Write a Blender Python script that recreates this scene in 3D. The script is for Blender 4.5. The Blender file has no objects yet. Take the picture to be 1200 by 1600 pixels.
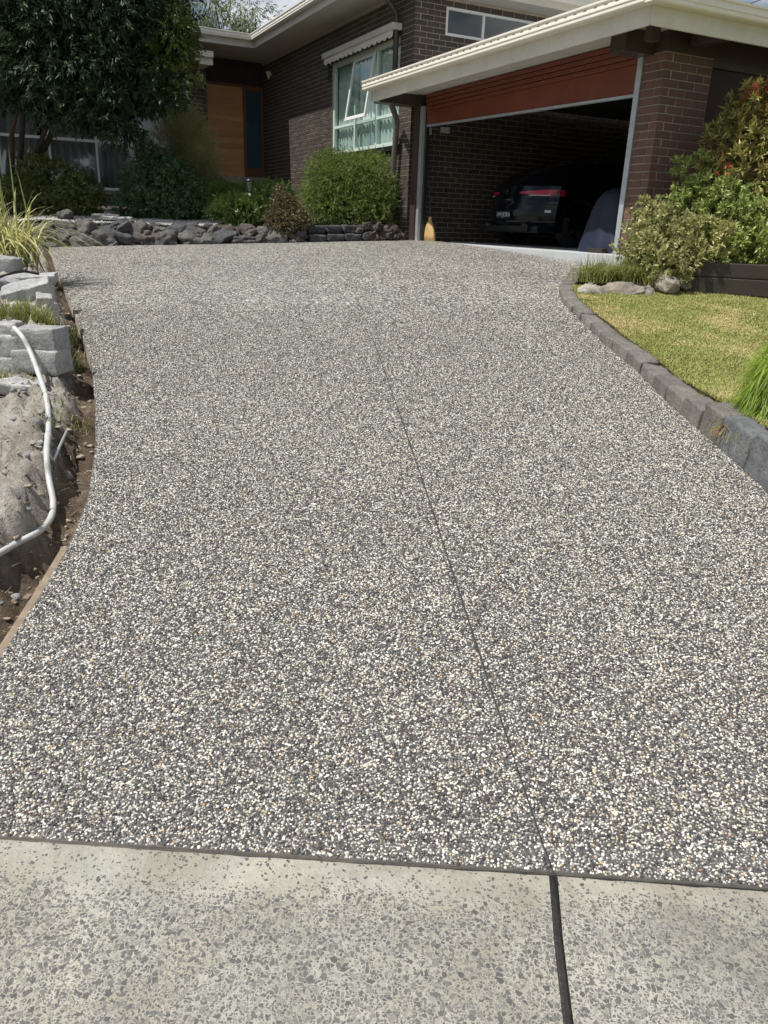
import bpy, bmesh, math, random
import numpy as np
from mathutils import Vector, Matrix, noise as mnoise

# ------------------------------------------------------------------ camera, sky, sun, exposure
scene = bpy.context.scene
COL = scene.collection
rng = np.random.default_rng(7)
random.seed(7)

FPX, PITCH, ROLL, EYE = 1200.0, math.radians(20.4), math.radians(2.05), 1.55
_r0 = np.array([1.0, 0, 0]); _f0 = np.array([0, math.cos(PITCH), -math.sin(PITCH)]); _u0 = np.array([0, math.sin(PITCH), math.cos(PITCH)])
_R = math.cos(ROLL) * _r0 + math.sin(ROLL) * _u0
_U = -math.sin(ROLL) * _r0 + math.cos(ROLL) * _u0
CAM = np.array([0, 0, EYE])

cam_data = bpy.data.cameras.new('camera')
cam = bpy.data.objects.new('camera', cam_data); COL.objects.link(cam)
cam_data.sensor_fit = 'HORIZONTAL'; cam_data.sensor_width = 36.0; cam_data.lens = 36.0
cam_data.clip_start = 0.05; cam_data.clip_end = 3000
cam.matrix_world = Matrix(((_R[0], _U[0], -_f0[0], 0), (_R[1], _U[1], -_f0[1], 0), (_R[2], _U[2], -_f0[2], EYE), (0, 0, 0, 1)))
scene.camera = cam

SUN_AZ = Vector((-0.957, -0.292, 0)).normalized(); SUN_EL = math.radians(62)
SUNV = Vector((SUN_AZ.x * math.cos(SUN_EL), SUN_AZ.y * math.cos(SUN_EL), math.sin(SUN_EL)))
world = bpy.data.worlds.new('World'); scene.world = world; world.use_nodes = True
wn, wl = world.node_tree.nodes, world.node_tree.links
wn.clear()
sky = wn.new('ShaderNodeTexSky'); sky.sky_type = 'NISHITA'; sky.sun_disc = False
sky.sun_elevation = SUN_EL; sky.sun_rotation = math.atan2(SUN_AZ.x, SUN_AZ.y)
sky.air_density = 1.0; sky.dust_density = 1.2; sky.ozone_density = 1.0
wtc = wn.new('ShaderNodeTexCoord'); wmap = wn.new('ShaderNodeMapping'); wmap.inputs['Scale'].default_value = (1, 1, 2.2)
wno = wn.new('ShaderNodeTexNoise'); wno.inputs['Scale'].default_value = 3.1; wno.inputs['Detail'].default_value = 9; wno.inputs['Roughness'].default_value = 0.58
wra = wn.new('ShaderNodeValToRGB'); wra.color_ramp.elements[0].position = 0.46; wra.color_ramp.elements[1].position = 0.61
wmix = wn.new('ShaderNodeMixRGB'); wmix.inputs['Color2'].default_value = (14.5, 14.7, 15.0, 1)
wbg = wn.new('ShaderNodeBackground'); wbg.inputs['Strength'].default_value = 0.062
wo = wn.new('ShaderNodeOutputWorld')
wl.new(wtc.outputs['Generated'], wmap.inputs['Vector']); wl.new(wmap.outputs['Vector'], wno.inputs['Vector'])
wl.new(wno.outputs['Fac'], wra.inputs['Fac']); wl.new(wra.outputs['Color'], wmix.inputs['Fac'])
wl.new(sky.outputs['Color'], wmix.inputs['Color1']); wl.new(wmix.outputs['Color'], wbg.inputs['Color']); wl.new(wbg.outputs['Background'], wo.inputs['Surface'])

sun_d = bpy.data.lights.new('sun', 'SUN'); sun_d.energy = 5.0; sun_d.angle = math.radians(0.55); sun_d.color = (1.0, 0.965, 0.905)
sun = bpy.data.objects.new('sun', sun_d); COL.objects.link(sun)
sun.rotation_mode = 'QUATERNION'; sun.rotation_quaternion = SUNV.to_track_quat('Z', 'Y'); sun.location = (0, 0, 30)

vs = scene.view_settings
vs.view_transform = 'Standard'; vs.look = 'None'; vs.exposure = 0.2; vs.gamma = 1.0; vs.use_curve_mapping = False
scene.cycles.max_bounces = 8; scene.cycles.transparent_max_bounces = 24

# ------------------------------------------------------------------ pixel -> place helpers
def ray(x, y):
    return _f0 + _R * (x - 600) / FPX - _U * (y - 800) / FPX
def at(x, y, F):                     # the point seen at pixel x,y that stands F metres ahead
    d = ray(x, y); return CAM + d * (F / d[1])
def proj(p):
    q = np.asarray(p, float) - CAM; D = q @ _f0
    return 600 + FPX * (q @ _R) / D, 800 - FPX * (q @ _U) / D, D

_ky = np.array([-60, 0.0, 1.6, 4.0, 7.0, 10.0, 13.0, 14.2, 20.0, 60.0])
_kz = np.array([-1.2, -0.06, 0.0, 0.395, 0.81, 1.10, 1.30, 1.315, 1.33, 1.33])
def s_prof(y):
    y = np.asarray(y, float)
    m = np.zeros(len(_ky)); sl = np.diff(_kz) / np.diff(_ky)
    m[1:-1] = (sl[:-1] + sl[1:]) / 2; m[0] = sl[0]; m[-1] = sl[-1]; m[2] = 0.15; m[1] = 0.03; m[7] = 0.004; m[8] = 0
    i = np.clip(np.searchsorted(_ky, y) - 1, 0, len(_ky) - 2)
    h = _ky[i + 1] - _ky[i]; t = (y - _ky[i]) / h
    r = (2*t**3-3*t**2+1)*_kz[i] + (t**3-2*t**2+t)*h*m[i] + (-2*t**3+3*t**2)*_kz[i+1] + (t**3-t**2)*h*m[i+1]
    return np.where(y < 1.6, 0.04 * (y - 1.6), r)
def b_prof(y): return 0.045 * np.clip((np.asarray(y, float) - 2) / 8, 0, 1)
def gz(x, y): return s_prof(y) + b_prof(y) * np.clip(x, -7, 4)
def ong(px, py, dz=0.0):
    d = ray(px, py); t = np.arange(0.5, 40, 0.004); P = CAM + d[None] * t[:, None]
    k = np.argmax(P[:, 2] <= gz(P[:, 0], P[:, 1]) + dz); return P[k]

# ------------------------------------------------------------------ mesh helpers
class MB:
    def __init__(s): s.v = []; s.f = []
    def add(s, vs_, fs):
        o = len(s.v); s.v += [tuple(map(float, p)) for p in vs_]; s.f += [tuple(i + o for i in f) for f in fs]; return s
    def hexa(s, p):                  # 8 corners: bottom 4 (ccw), top 4
        return s.add(p, [(3,2,1,0),(4,5,6,7),(0,1,5,4),(1,2,6,5),(2,3,7,6),(3,0,4,7)])
    def box(s, x0, x1, y0, y1, z0, z1):
        return s.hexa([(x0,y0,z0),(x1,y0,z0),(x1,y1,z0),(x0,y1,z0),(x0,y0,z1),(x1,y0,z1),(x1,y1,z1),(x0,y1,z1)])
    def hbox(s, a0, a1, b0, b1, z0, z1):   # box in house axes
        return s.hexa([W(a0,b0,z0),W(a1,b0,z0),W(a1,b1,z0),W(a0,b1,z0),W(a0,b0,z1),W(a1,b0,z1),W(a1,b1,z1),W(a0,b1,z1)])
    def tube(s, path, rad, n=10, caps=True):
        P = [Vector(p) for p in path]; rad = rad if hasattr(rad, '__len__') else [rad] * len(P)
        o = len(s.v); up = None
        for i, p in enumerate(P):
            d = (P[min(i+1, len(P)-1)] - P[max(i-1, 0)]).normalized()
            if up is None:
                up = Vector((0, 0, 1)) if abs(d.z) < .9 else Vector((1, 0, 0))
            sd = d.cross(up).normalized(); up = sd.cross(d).normalized()
            for k in range(n):
                a = 2 * math.pi * k / n
                s.v.append(tuple(p + (sd * math.cos(a) + up * math.sin(a)) * rad[i]))
        for i in range(len(P) - 1):
            for k in range(n):
                k2 = (k + 1) % n
                s.f.append((o+i*n+k, o+i*n+k2, o+(i+1)*n+k2, o+(i+1)*n+k))
        if caps:
            s.f.append(tuple(o + k for k in reversed(range(n)))); s.f.append(tuple(o + (len(P)-1)*n + k for k in range(n)))
        return s
    def lathe(s, prof, c, n=20):     # prof: (r, z)
        o = len(s.v); c = Vector(c)
        for r, z in prof:
            for k in range(n):
                a = 2*math.pi*k/n; s.v.append(tuple(c + Vector((r*math.cos(a), r*math.sin(a), z))))
        for i in range(len(prof)-1):
            for k in range(n):
                k2 = (k+1) % n; s.f.append((o+i*n+k, o+i*n+k2, o+(i+1)*n+k2, o+(i+1)*n+k))
        s.f.append(tuple(o+k for k in reversed(range(n)))); s.f.append(tuple(o+(len(prof)-1)*n+k for k in range(n)))
        return s
    def grid(s, P):                  # P: rows x cols x 3
        P = np.asarray(P, float); r, c = P.shape[:2]; o = len(s.v)
        s.v += [tuple(q) for q in P.reshape(-1, 3)]
        for i in range(r-1):
            for j in range(c-1):
                s.f.append((o+i*c+j, o+i*c+j+1, o+(i+1)*c+j+1, o+(i+1)*c+j))
        return s
    def build(s, name, mat, parent=None, smooth=False, bevel=0.0, solid=0.0):
        me = bpy.data.meshes.new(name)
        off = Vector(parent_origin(parent)) if parent else Vector((0, 0, 0))
        me.from_pydata([tuple(Vector(p) - off) for p in s.v], [], s.f)
        me.update()
        if smooth: me.polygons.foreach_set('use_smooth', [True] * len(me.polygons))
        me.materials.append(mat)
        ob = bpy.data.objects.new(name, me); COL.objects.link(ob)
        if parent: ob.parent = parent
        if solid:
            m = ob.modifiers.new('solid', 'SOLIDIFY'); m.thickness = solid; m.offset = 0
        if bevel:
            m = ob.modifiers.new('bevel', 'BEVEL'); m.width = bevel; m.segments = 2; m.limit_method = 'ANGLE'; m.angle_limit = math.radians(40)
        return ob

ORIG = {}
def parent_origin(p):
    return ORIG.get(p.name, (0, 0, 0))
def thing(name, label, cat, loc=(0, 0, 0), group=None):
    o = bpy.data.objects.new(name, None); COL.objects.link(o); o.empty_display_size = 0.1
    o.location = tuple(map(float, loc)); ORIG[o.name] = tuple(map(float, loc)); tag(o, label, cat, group); return o
def tag(o, label, cat=None, group=None, kind=None):
    o['label'] = label
    if cat: o['category'] = cat
    if group: o['group'] = group
    if kind: o['kind'] = kind
    return o
def struct(o, label=None):
    o['kind'] = 'structure'
    if label: o['label'] = label
    return o
def reg(ob, parent):                 # a part that will carry sub-parts in the same local frame as its thing
    ORIG[ob.name] = parent_origin(parent); return ob

def np_mesh(name, V, Fc, mat, parent=None, smooth=False):
    V = np.asarray(V, np.float32); Fc = np.asarray(Fc, np.int32)
    if parent is not None: V = V - np.array(parent_origin(parent), np.float32)[None]
    me = bpy.data.meshes.new(name); n, k = Fc.shape
    me.vertices.add(len(V)); me.vertices.foreach_set('co', V.ravel())
    me.loops.add(n * k); me.loops.foreach_set('vertex_index', Fc.ravel())
    me.polygons.add(n); me.polygons.foreach_set('loop_start', np.arange(0, n * k, k, dtype=np.int32))
    me.update(calc_edges=True)
    if smooth: me.polygons.foreach_set('use_smooth', np.ones(n, bool))
    me.materials.append(mat)
    ob = bpy.data.objects.new(name, me); COL.objects.link(ob)
    if parent is not None: ob.parent = parent
    return ob

# ------------------------------------------------------------------ materials
MATS = {}
class NT:
    def __init__(s, name):
        s.m = bpy.data.materials.new(name); s.m.use_nodes = True; s.n = s.m.node_tree.nodes; s.l = s.m.node_tree.links
        s.b = s.n['Principled BSDF']; s.out = s.n['Material Output']; MATS[name] = s.m
    def new(s, t, **kw):
        nd = s.n.new(t)
        for k, v in kw.items():
            if k in nd.inputs: nd.inputs[k].default_value = v
            else: setattr(nd, k, v)
        return nd
    def link(s, a, b): s.l.new(a, b)
    def coords(s, kind='Object', scale=(1, 1, 1)):
        tc = s.new('ShaderNodeTexCoord'); mp = s.new('ShaderNodeMapping'); mp.inputs['Scale'].default_value = scale
        s.link(tc.outputs[kind], mp.inputs['Vector']); return mp.outputs['Vector']
    def ramp(s, fac, stops, interp='LINEAR'):
        r = s.new('ShaderNodeValToRGB'); cr = r.color_ramp; cr.interpolation = interp
        while len(cr.elements) < len(stops): cr.elements.new(0.5)
        for e, (p, c) in zip(cr.elements, stops):
            e.position = p; e.color = (*c, 1) if len(c) == 3 else c
        s.link(fac, r.inputs['Fac']); return r.outputs['Color']
    def noise(s, vec, scale, detail=4, rough=.55, dist=0):
        nd = s.new('ShaderNodeTexNoise', Scale=scale, Detail=detail, Roughness=rough, Distortion=dist)
        if vec is not None: s.link(vec, nd.inputs['Vector'])
        return nd.outputs['Fac']
    def mul(s, a, b, t='MULTIPLY', fac=1.0):
        m = s.new('ShaderNodeMixRGB', blend_type=t); m.inputs['Fac'].default_value = fac
        s.link(a, m.inputs['Color1']); s.link(b, m.inputs['Color2']); return m.outputs['Color']
    def math(s, op, a, b=None):
        m = s.new('ShaderNodeMath', operation=op)
        for i, q in enumerate((a, b)):
            if q is None: continue
            if isinstance(q, (int, float)): m.inputs[i].default_value = q
            else: s.link(q, m.inputs[i])
        return m.outputs[0]
    def bump(s, h, strength=.4, dist=.01):
        bp = s.new('ShaderNodeBump', Strength=strength, Distance=dist); s.link(h, bp.inputs['Height']); s.link(bp.outputs['Normal'], s.b.inputs['Normal'])
    def color(s, c): s.link(c, s.b.inputs['Base Color']); return s

def simple(name, c, rough=.6, var=.18, scale=6, bump=.0, bscale=60, metal=0., spec=.5, world_c=False):
    t = NT(name); vec = t.coords('Object')
    n1 = t.noise(vec, scale, 6, .6); n2 = t.noise(vec, scale * 9, 3, .6)
    lo = tuple(k * (1 - var) for k in c); hi = tuple(min(1, k * (1 + var)) for k in c)
    c1 = t.ramp(n1, [(.3, lo), (.7, hi)]); c2 = t.ramp(n2, [(.3, (1 - var*.5,)*3), (.7, (1 + var*.3,)*3)])
    t.color(t.mul(c1, c2)); t.b.inputs['Roughness'].default_value = rough; t.b.inputs['Metallic'].default_value = metal
    t.b.inputs['Specular IOR Level'].default_value = spec
    if bump: t.bump(t.noise(vec, bscale, 5, .65), bump, .006)
    return t.m

def island_rand(t):
    oi = t.new('ShaderNodeObjectInfo'); ge = t.new('ShaderNodeNewGeometry')
    return t.math('FRACT', t.math('ADD', oi.outputs['Random'], ge.outputs['Random Per Island']))

def brick_mat(name, cols):
    t = NT(name); r = island_rand(t); vec = t.coords('Object')
    base = t.ramp(r, [(i / max(1, len(cols) - 1), c) for i, c in enumerate(cols)])
    n = t.noise(vec, 35, 5, .7); t.color(t.mul(base, t.ramp(n, [(.25, (.62, .62, .62)), (.75, (1.3, 1.3, 1.3))])))
    t.b.inputs['Roughness'].default_value = .72; t.bump(t.noise(vec, 160, 4, .7), .35, .004); return t.m

def leaf_mat(name, cols, rough=.42, trans=.28, spec=.4):
    t = NT(name); ge = t.new('ShaderNodeNewGeometry')
    c = t.ramp(ge.outputs['Random Per Island'], [(i / max(1, len(cols) - 1), k) for i, k in enumerate(cols)])
    vec = t.coords('Object'); c = t.mul(c, t.ramp(t.noise(vec, 2.2, 3), [(.3, (.7, .74, .7)), (.7, (1.25, 1.2, 1.2))]))
    t.color(c); t.b.inputs['Roughness'].default_value = rough; t.b.inputs['Specular IOR Level'].default_value = spec
    tr = t.new('ShaderNodeBsdfTranslucent'); mx = t.new('ShaderNodeMixShader'); mx.inputs[0].default_value = trans
    t.link(c, tr.inputs['Color']); t.link(t.b.outputs[0], mx.inputs[1]); t.link(tr.outputs[0], mx.inputs[2]); t.link(mx.outputs[0], t.out.inputs['Surface'])
    return t.m

def glass_mat(name, tint=(.90, .95, .94), refl=.07):
    t = NT(name); lw = t.new('ShaderNodeLayerWeight', Blend=.5); tp = t.new('ShaderNodeBsdfTransparent', Color=(*tint, 1)); gl = t.new('ShaderNodeBsdfGlossy', Roughness=.008)
    fac = t.math('ADD', refl, t.math('MULTIPLY', t.math('POWER', lw.outputs['Facing'], 4.0), .75))
    mx = t.new('ShaderNodeMixShader'); t.link(fac, mx.inputs[0]); t.link(tp.outputs[0], mx.inputs[1]); t.link(gl.outputs[0], mx.inputs[2])
    t.link(mx.outputs[0], t.out.inputs['Surface']); return t.m

PEB = [(0.0, (0.031, 0.031, 0.034)), (.24, (0.062, 0.061, 0.065)), (.39, (0.120, 0.117, 0.116)), (.52, (0.240, 0.231, 0.215)), (.64, (0.420, 0.405, 0.361)),
       (.77, (0.648, 0.625, 0.553)), (.91, (0.800, 0.790, 0.733)), (.968, (0.528, 0.405, 0.233)), (.988, (0.336, 0.191, 0.105))]

PEB2 = [(0.0, (0.037, 0.036, 0.038)), (.21, (0.068, 0.066, 0.067)), (.37, (0.127, 0.122, 0.117)), (.51, (0.237, 0.227, 0.209)), (.64, (0.418, 0.398, 0.352)),
        (.76, (0.627, 0.600, 0.528)), (.895, (0.770, 0.748, 0.683)), (.957, (0.495, 0.377, 0.224)), (.983, (0.308, 0.197, 0.117))]

def m_driveway():
    t = NT('exposed aggregate'); vec = t.coords('Object')
    w = t.new('ShaderNodeTexNoise', Scale=60.0, Detail=2.0); t.link(vec, w.inputs['Vector'])
    va = t.new('ShaderNodeVectorMath', operation='MULTIPLY_ADD'); t.link(w.outputs['Color'], va.inputs[0]); va.inputs[1].default_value = (.004,)*3; t.link(vec, va.inputs[2])
    vo = t.new('ShaderNodeTexVoronoi', Scale=80.0, feature='F1'); t.link(va.outputs[0], vo.inputs['Vector'])
    sp = t.new('ShaderNodeSeparateColor'); t.link(vo.outputs['Color'], sp.inputs[0])
    c = t.ramp(sp.outputs[0], PEB, 'CONSTANT')
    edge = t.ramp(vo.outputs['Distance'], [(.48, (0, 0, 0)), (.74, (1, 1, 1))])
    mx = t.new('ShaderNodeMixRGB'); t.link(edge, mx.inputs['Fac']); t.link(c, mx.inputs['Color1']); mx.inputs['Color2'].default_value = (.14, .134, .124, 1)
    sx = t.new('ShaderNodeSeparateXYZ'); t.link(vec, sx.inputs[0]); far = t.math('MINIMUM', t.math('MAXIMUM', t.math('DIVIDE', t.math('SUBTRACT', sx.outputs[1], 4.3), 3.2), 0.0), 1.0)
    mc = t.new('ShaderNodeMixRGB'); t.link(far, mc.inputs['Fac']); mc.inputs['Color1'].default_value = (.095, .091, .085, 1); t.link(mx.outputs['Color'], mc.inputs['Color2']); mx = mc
    big = t.noise(vec, 1.3, 4, .6); t.color(t.mul(mx.outputs['Color'], t.ramp(big, [(.3, (.86, .86, .87)), (.7, (1.1, 1.1, 1.08))])))
    t.b.inputs['Roughness'].default_value = .45
    h = t.math('SUBTRACT', 1.0, vo.outputs['Distance']); t.bump(h, .35, .004); return t.m

def m_pebble():
    t = NT('washed pebble'); oi = t.new('ShaderNodeObjectInfo'); c = t.ramp(oi.outputs['Random'], PEB2, 'CONSTANT')
    ge = t.new('ShaderNodeNewGeometry'); n = t.noise(ge.outputs['Position'], 700, 3, .6)
    t.color(t.mul(c, t.ramp(n, [(.3, (.75, .75, .75)), (.7, (1.15, 1.15, 1.15))]))); t.b.inputs['Roughness'].default_value = .38; return t.m

def m_apron():
    t = NT('apron concrete'); vec = t.coords('Object')
    w = t.new('ShaderNodeTexNoise', Scale=22.0, Detail=3.0); t.link(vec, w.inputs['Vector'])
    va = t.new('ShaderNodeVectorMath', operation='MULTIPLY_ADD'); t.link(w.outputs['Color'], va.inputs[0]); va.inputs[1].default_value = (.010,)*3; t.link(vec, va.inputs[2])
    sepv = t.new('ShaderNodeSeparateXYZ'); t.link(vec, sepv.inputs[0])
    far = t.ramp(t.math('ADD', sepv.outputs[1], t.math('MULTIPLY', t.noise(vec, 5, 4, .6), .22)), [(.0, (1, 1, 1)), (1, (0, 0, 0))])
    t_ramp = far.node.color_ramp; t_ramp.elements[0].position = .0; t_ramp.elements[1].position = 1.0
    cover = t.math('SUBTRACT', 1.57, t.math('ADD', sepv.outputs[1], t.math('MULTIPLY', t.noise(vec, 6, 4, .6), .16)))   # metres from the seam
    cov = t.math('MINIMUM', t.math('MAXIMUM', t.math('MULTIPLY', t.math('ADD', cover, .06), 5.0), .22), 1.0)
    b1 = t.noise(vec, 2.6, 7, .68, .5); b2 = t.noise(vec, 55, 4, .7)
    base = t.ramp(b1, [(.25, (.21, .195, .16)), (.42, (.30, .28, .235)), (.55, (.355, .34, .30)), (.72, (.45, .425, .365))])
    base = t.mul(base, t.ramp(b2, [(.3, (.86, .86, .85)), (.7, (1.1, 1.1, 1.1))]))
    base = t.mul(base, t.ramp(t.noise(vec, 1.7, 5, .6, .8), [(.3, (1.02, .985, .92)), (.5, (1, 1, .985)), (.7, (.92, .965, .975))]))
    out = base; hsum = None
    for sc, thr, dens in ((190.0, .52, .38), (118.0, .60, .27), (80.0, .50, .50)):
        vo = t.new('ShaderNodeTexVoronoi', Scale=sc, feature='DISTANCE_TO_EDGE', Randomness=1.0); t.link(va.outputs[0], vo.inputs['Vector'])
        vc = t.new('ShaderNodeTexVoronoi', Scale=sc, feature='F1', Randomness=1.0); t.link(va.outputs[0], vc.inputs['Vector'])
        sp = t.new('ShaderNodeSeparateColor'); t.link(vc.outputs['Color'], sp.inputs[0])
        pick = t.math('GREATER_THAN', t.math('MULTIPLY', sp.outputs[1], t.math('ADD', .35, t.math('MULTIPLY', cov, .65))), dens)
        mask = t.math('MULTIPLY', pick, t.math('GREATER_THAN', vo.outputs['Distance'], t.math('ADD', .06, t.math('MULTIPLY', sp.outputs[2], .16))))
        mask = t.math('MULTIPLY', mask, t.math('GREATER_THAN', t.math('ADD', cov, .0), t.math('MULTIPLY', sp.outputs[0], .75)))
        cc = t.ramp(sp.outputs[0], [(0, (.085, .085, .083)), (.4, (.13, .128, .122)), (.75, (.19, .185, .165)), (1, (.29, .275, .235))])
        mx = t.new('ShaderNodeMixRGB'); t.link(mask, mx.inputs['Fac']); t.link(out, mx.inputs['Color1']); t.link(cc, mx.inputs['Color2']); out = mx.outputs['Color']
    st = t.noise(vec, 9, 6, .7, .6); out = t.mul(out, t.ramp(st, [(.24, (.62, .56, .47)), (.33, (1, 1, 1)), (1, (1, 1, 1))]))
    t.color(out); t.b.inputs['Roughness'].default_value = .8
    t.bump(t.math('ADD', b2, t.noise(vec, 170, 4, .7)), .7, .006); return t.m

def m_soil():
    t = NT('dry soil'); vec = t.coords('Object')
    a = t.noise(vec, 1.9, 8, .68, .3); c = t.noise(vec, 26, 6, .7)
    at_ = t.new('ShaderNodeAttribute', attribute_name='trench_shade')
    dry = t.ramp(a, [(.3, (.23, .20, .165)), (.48, (.37, .34, .295)), (.68, (.50, .47, .425))])
    soil_shade = t.ramp(a, [(.3, (.055, .04, .03)), (.55, (.13, .098, .07)), (.75, (.30, .245, .19))])  # shade inside the trench, put into the soil colour
    mx = t.new('ShaderNodeMixRGB'); t.link(at_.outputs['Fac'], mx.inputs['Fac']); t.link(dry, mx.inputs['Color1']); t.link(soil_shade, mx.inputs['Color2'])
    t.color(t.mul(mx.outputs['Color'], t.ramp(c, [(.3, (.62, .62, .62)), (.7, (1.25, 1.25, 1.25))]))); t.b.inputs['Roughness'].default_value = .95
    t.b.inputs['Specular IOR Level'].default_value = .15
    t.bump(t.math('ADD', t.noise(vec, 30, 8, .75), t.noise(vec, 90, 4, .7)), .9, .02); return t.m

def m_wood(name, c0, c1, axis_scale):
    t = NT(name); vec = t.coords('Object', axis_scale); oi = t.new('ShaderNodeObjectInfo')
    n = t.noise(vec, 3, 7, .65, 1.2); c = t.ramp(n, [(.28, c0), (.72, c1)])
    c = t.mul(c, t.ramp(oi.outputs['Random'], [(0, (.8, .78, .76)), (1, (1.15, 1.12, 1.08))])); t.color(c)
    t.b.inputs['Roughness'].default_value = .5; t.bump(n, .2, .003); return t.m

def m_rock(name, cols, rough=.85):
    t = NT(name); vec = t.coords('Object'); oi = t.new('ShaderNodeObjectInfo')
    c = t.ramp(oi.outputs['Random'], [(i / max(1, len(cols) - 1), k) for i, k in enumerate(cols)])
    n1 = t.noise(vec, 7, 7, .68); n2 = t.noise(vec, 60, 4, .7)
    c = t.mul(c, t.ramp(n1, [(.28, (.55, .55, .55)), (.5, (1, 1, 1)), (.74, (1.5, 1.46, 1.38))])); c = t.mul(c, t.ramp(n2, [(.3, (.75,)*3), (.7, (1.2,)*3)]))
    t.color(c); t.b.inputs['Roughness'].default_value = rough; t.b.inputs['Specular IOR Level'].default_value = .25
    t.bump(t.math('ADD', t.noise(vec, 22, 8, .72), t.math('MULTIPLY', n2, .5)), .8, .02); return t.m

M = {}
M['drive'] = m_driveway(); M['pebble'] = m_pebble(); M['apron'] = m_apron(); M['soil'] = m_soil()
M['slabedge'] = simple('slab edge concrete', (.34, .30, .25), .9, .25, 8, .5, 40)
M['joint'] = simple('black sealant and seam shadow', (.018, .016, .015), .5, .4, 20, .6, 60)  # joint sealant; also the painted shadow line at the seam
M['brick'] = brick_mat('clinker brick', [(.062, .045, .036), (.047, .036, .031), (.082, .058, .044), (.054, .042, .037), (.07, .052, .041)])
M['pierbrick'] = brick_mat('red brown brick', [(.145, .075, .058), (.115, .064, .052), (.17, .084, .063), (.13, .072, .058)])
M['mortar'] = simple('mortar', (.37, .325, .255), .95, .2, 20, .4, 150)
M['cream'] = simple('cream painted metal', (.72, .68, .60), .42, .06, 2.5, 0, 60)
M['fascia'] = simple('cream painted timber', (.60, .565, .50), .6, .10, 3, .12, 30)
M['soffit'] = simple('soffit board', (.50, .48, .43), .7, .06, 3)
M['roof'] = simple('roof sheeting', (.42, .42, .42), .5, .1, 3)
M['slot'] = simple('dark slot', (.10, .09, .08), .8, .1)
M['red'] = simple('red brown garage panel', (.165, .040, .020), .45, .14, 3, .05, 40)
M['steel'] = simple('galvanised steel', (.50, .53, .56), .42, .12, 12, 0, 60, .55)
M['brown'] = simple('dark brown paint', (.055, .036, .032), .45, .1, 5)
M['pipe_brown'] = simple('taupe painted metal', (.135, .115, .10), .45, .12, 6)
M['winframe'] = simple('pale green window paint', (.56, .66, .61), .4, .05, 4)
M['winwhite'] = simple('white window paint', (.70, .72, .70), .4, .05, 4)
M['dkframe'] = simple('grey green window paint', (.60, .63, .62), .45, .08, 4)
M['glass'] = glass_mat('window glass'); M['dkglass'] = glass_mat('dim window glass', (.84, .87, .88))
M['blueglass'] = simple('frosted blue glass', (.03, .075, .105), .25, .1, 2)
M['curtain'] = simple('sheer curtain', (.74, .80, .77), .9, .08, 4); M['dkcurtain'] = simple('grey curtain', (.36, .365, .36), .9, .1, 4)
M['door'] = m_wood('honey timber', (.44, .22, .085), (.60, .33, .145), (1, 1, 9)); M['doorframe'] = m_wood('red timber frame', (.12, .045, .02), (.18, .07, .03), (6, 6, 1))
M['step'] = simple('pale step stone', (.30, .27, .225), .8, .15, 5, .2, 50)
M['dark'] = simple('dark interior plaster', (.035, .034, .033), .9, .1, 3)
M['maroon'] = simple('dark maroon boards', (.035, .018, .015), .7, .2, 4)
M['white'] = simple('white plastic', (.62, .62, .60), .5, .05, 4)
M['floorwhite'] = simple('pale painted garage slab', (.44, .455, .46), .5, .07, 2, .05, 60)
M['black'] = simple('black plastic', (.018, .018, .02), .4, .1, 5)
M['chrome'] = simple('chrome', (.75, .75, .77), .12, .03, 4, 0, 60, 1.0)
M['galv'] = simple('grey conduit plastic', (.47, .48, .47), .45, .16, 14, .1, 60)
M['timber'] = m_wood('weathered pine', (.15, .112, .08), (.30, .24, .175), (3, 3, 20))
M['sleeper'] = m_wood('dark sleeper', (.020, .015, .012), (.045, .033, .027), (2, 2, 14))
M['basalt'] = m_rock('dark basalt', [(.085, .082, .08), (.115, .108, .10), (.092, .076, .067), (.07, .072, .078), (.13, .122, .11), (.085, .085, .085)])
M['lava'] = m_rock('lava rock', [(.10, .085, .075), (.075, .06, .055), (.13, .11, .095)])
M['kerb'] = m_rock('grey kerb stone', [(.165, .150, .137), (.20, .185, .17), (.145, .132, .122)])
M['kerbdark'] = m_rock('bluestone kerb', [(.14, .145, .15), (.17, .172, .172)])
M['pale'] = m_rock('pale cut stone', [(.33, .335, .335), (.42, .42, .41), (.28, .285, .29)])
M['moss'] = m_rock('weathered edging stone', [(.24, .215, .18), (.30, .275, .235)])
M['gravel'] = m_rock('pale gravel', [(.42, .41, .39), (.42, .41, .39)])
M['bark'] = m_rock('bark', [(.05, .038, .03), (.07, .055, .042)])
M['mulch'] = simple('garden mulch', (.06, .045, .033), .95, .4, 9, .9, 40)
M['turf'] = simple('turf soil', (.20, .19, .075), .95, .35, 3, .6, 60)
M['ground'] = simple('open ground', (.14, .15, .07), .95, .3, .5, .4, 20)

# ================================================================== THE SETTING
U2 = np.array([-math.sin(math.radians(27)), math.cos(math.radians(27)), 0.0])   # along the garage front, away from camera
V2 = np.array([math.cos(math.radians(27)), math.sin(math.radians(27)), 0.0])    # into the garage
HO = np.array([0.28, 14.2, 0.0])
FLOOR = 1.33
def W(a, b, z): return tuple(HO + U2 * a + V2 * b + np.array([0, 0, z]))

g = MB().grid([[(x, y, -1.3) for x in (-600, -100, 0, 100, 600)] for y in (-600, -60, 0, 100, 900)]).build('ground', M['ground']); struct(g, 'wide open ground beyond the garden')

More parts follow.
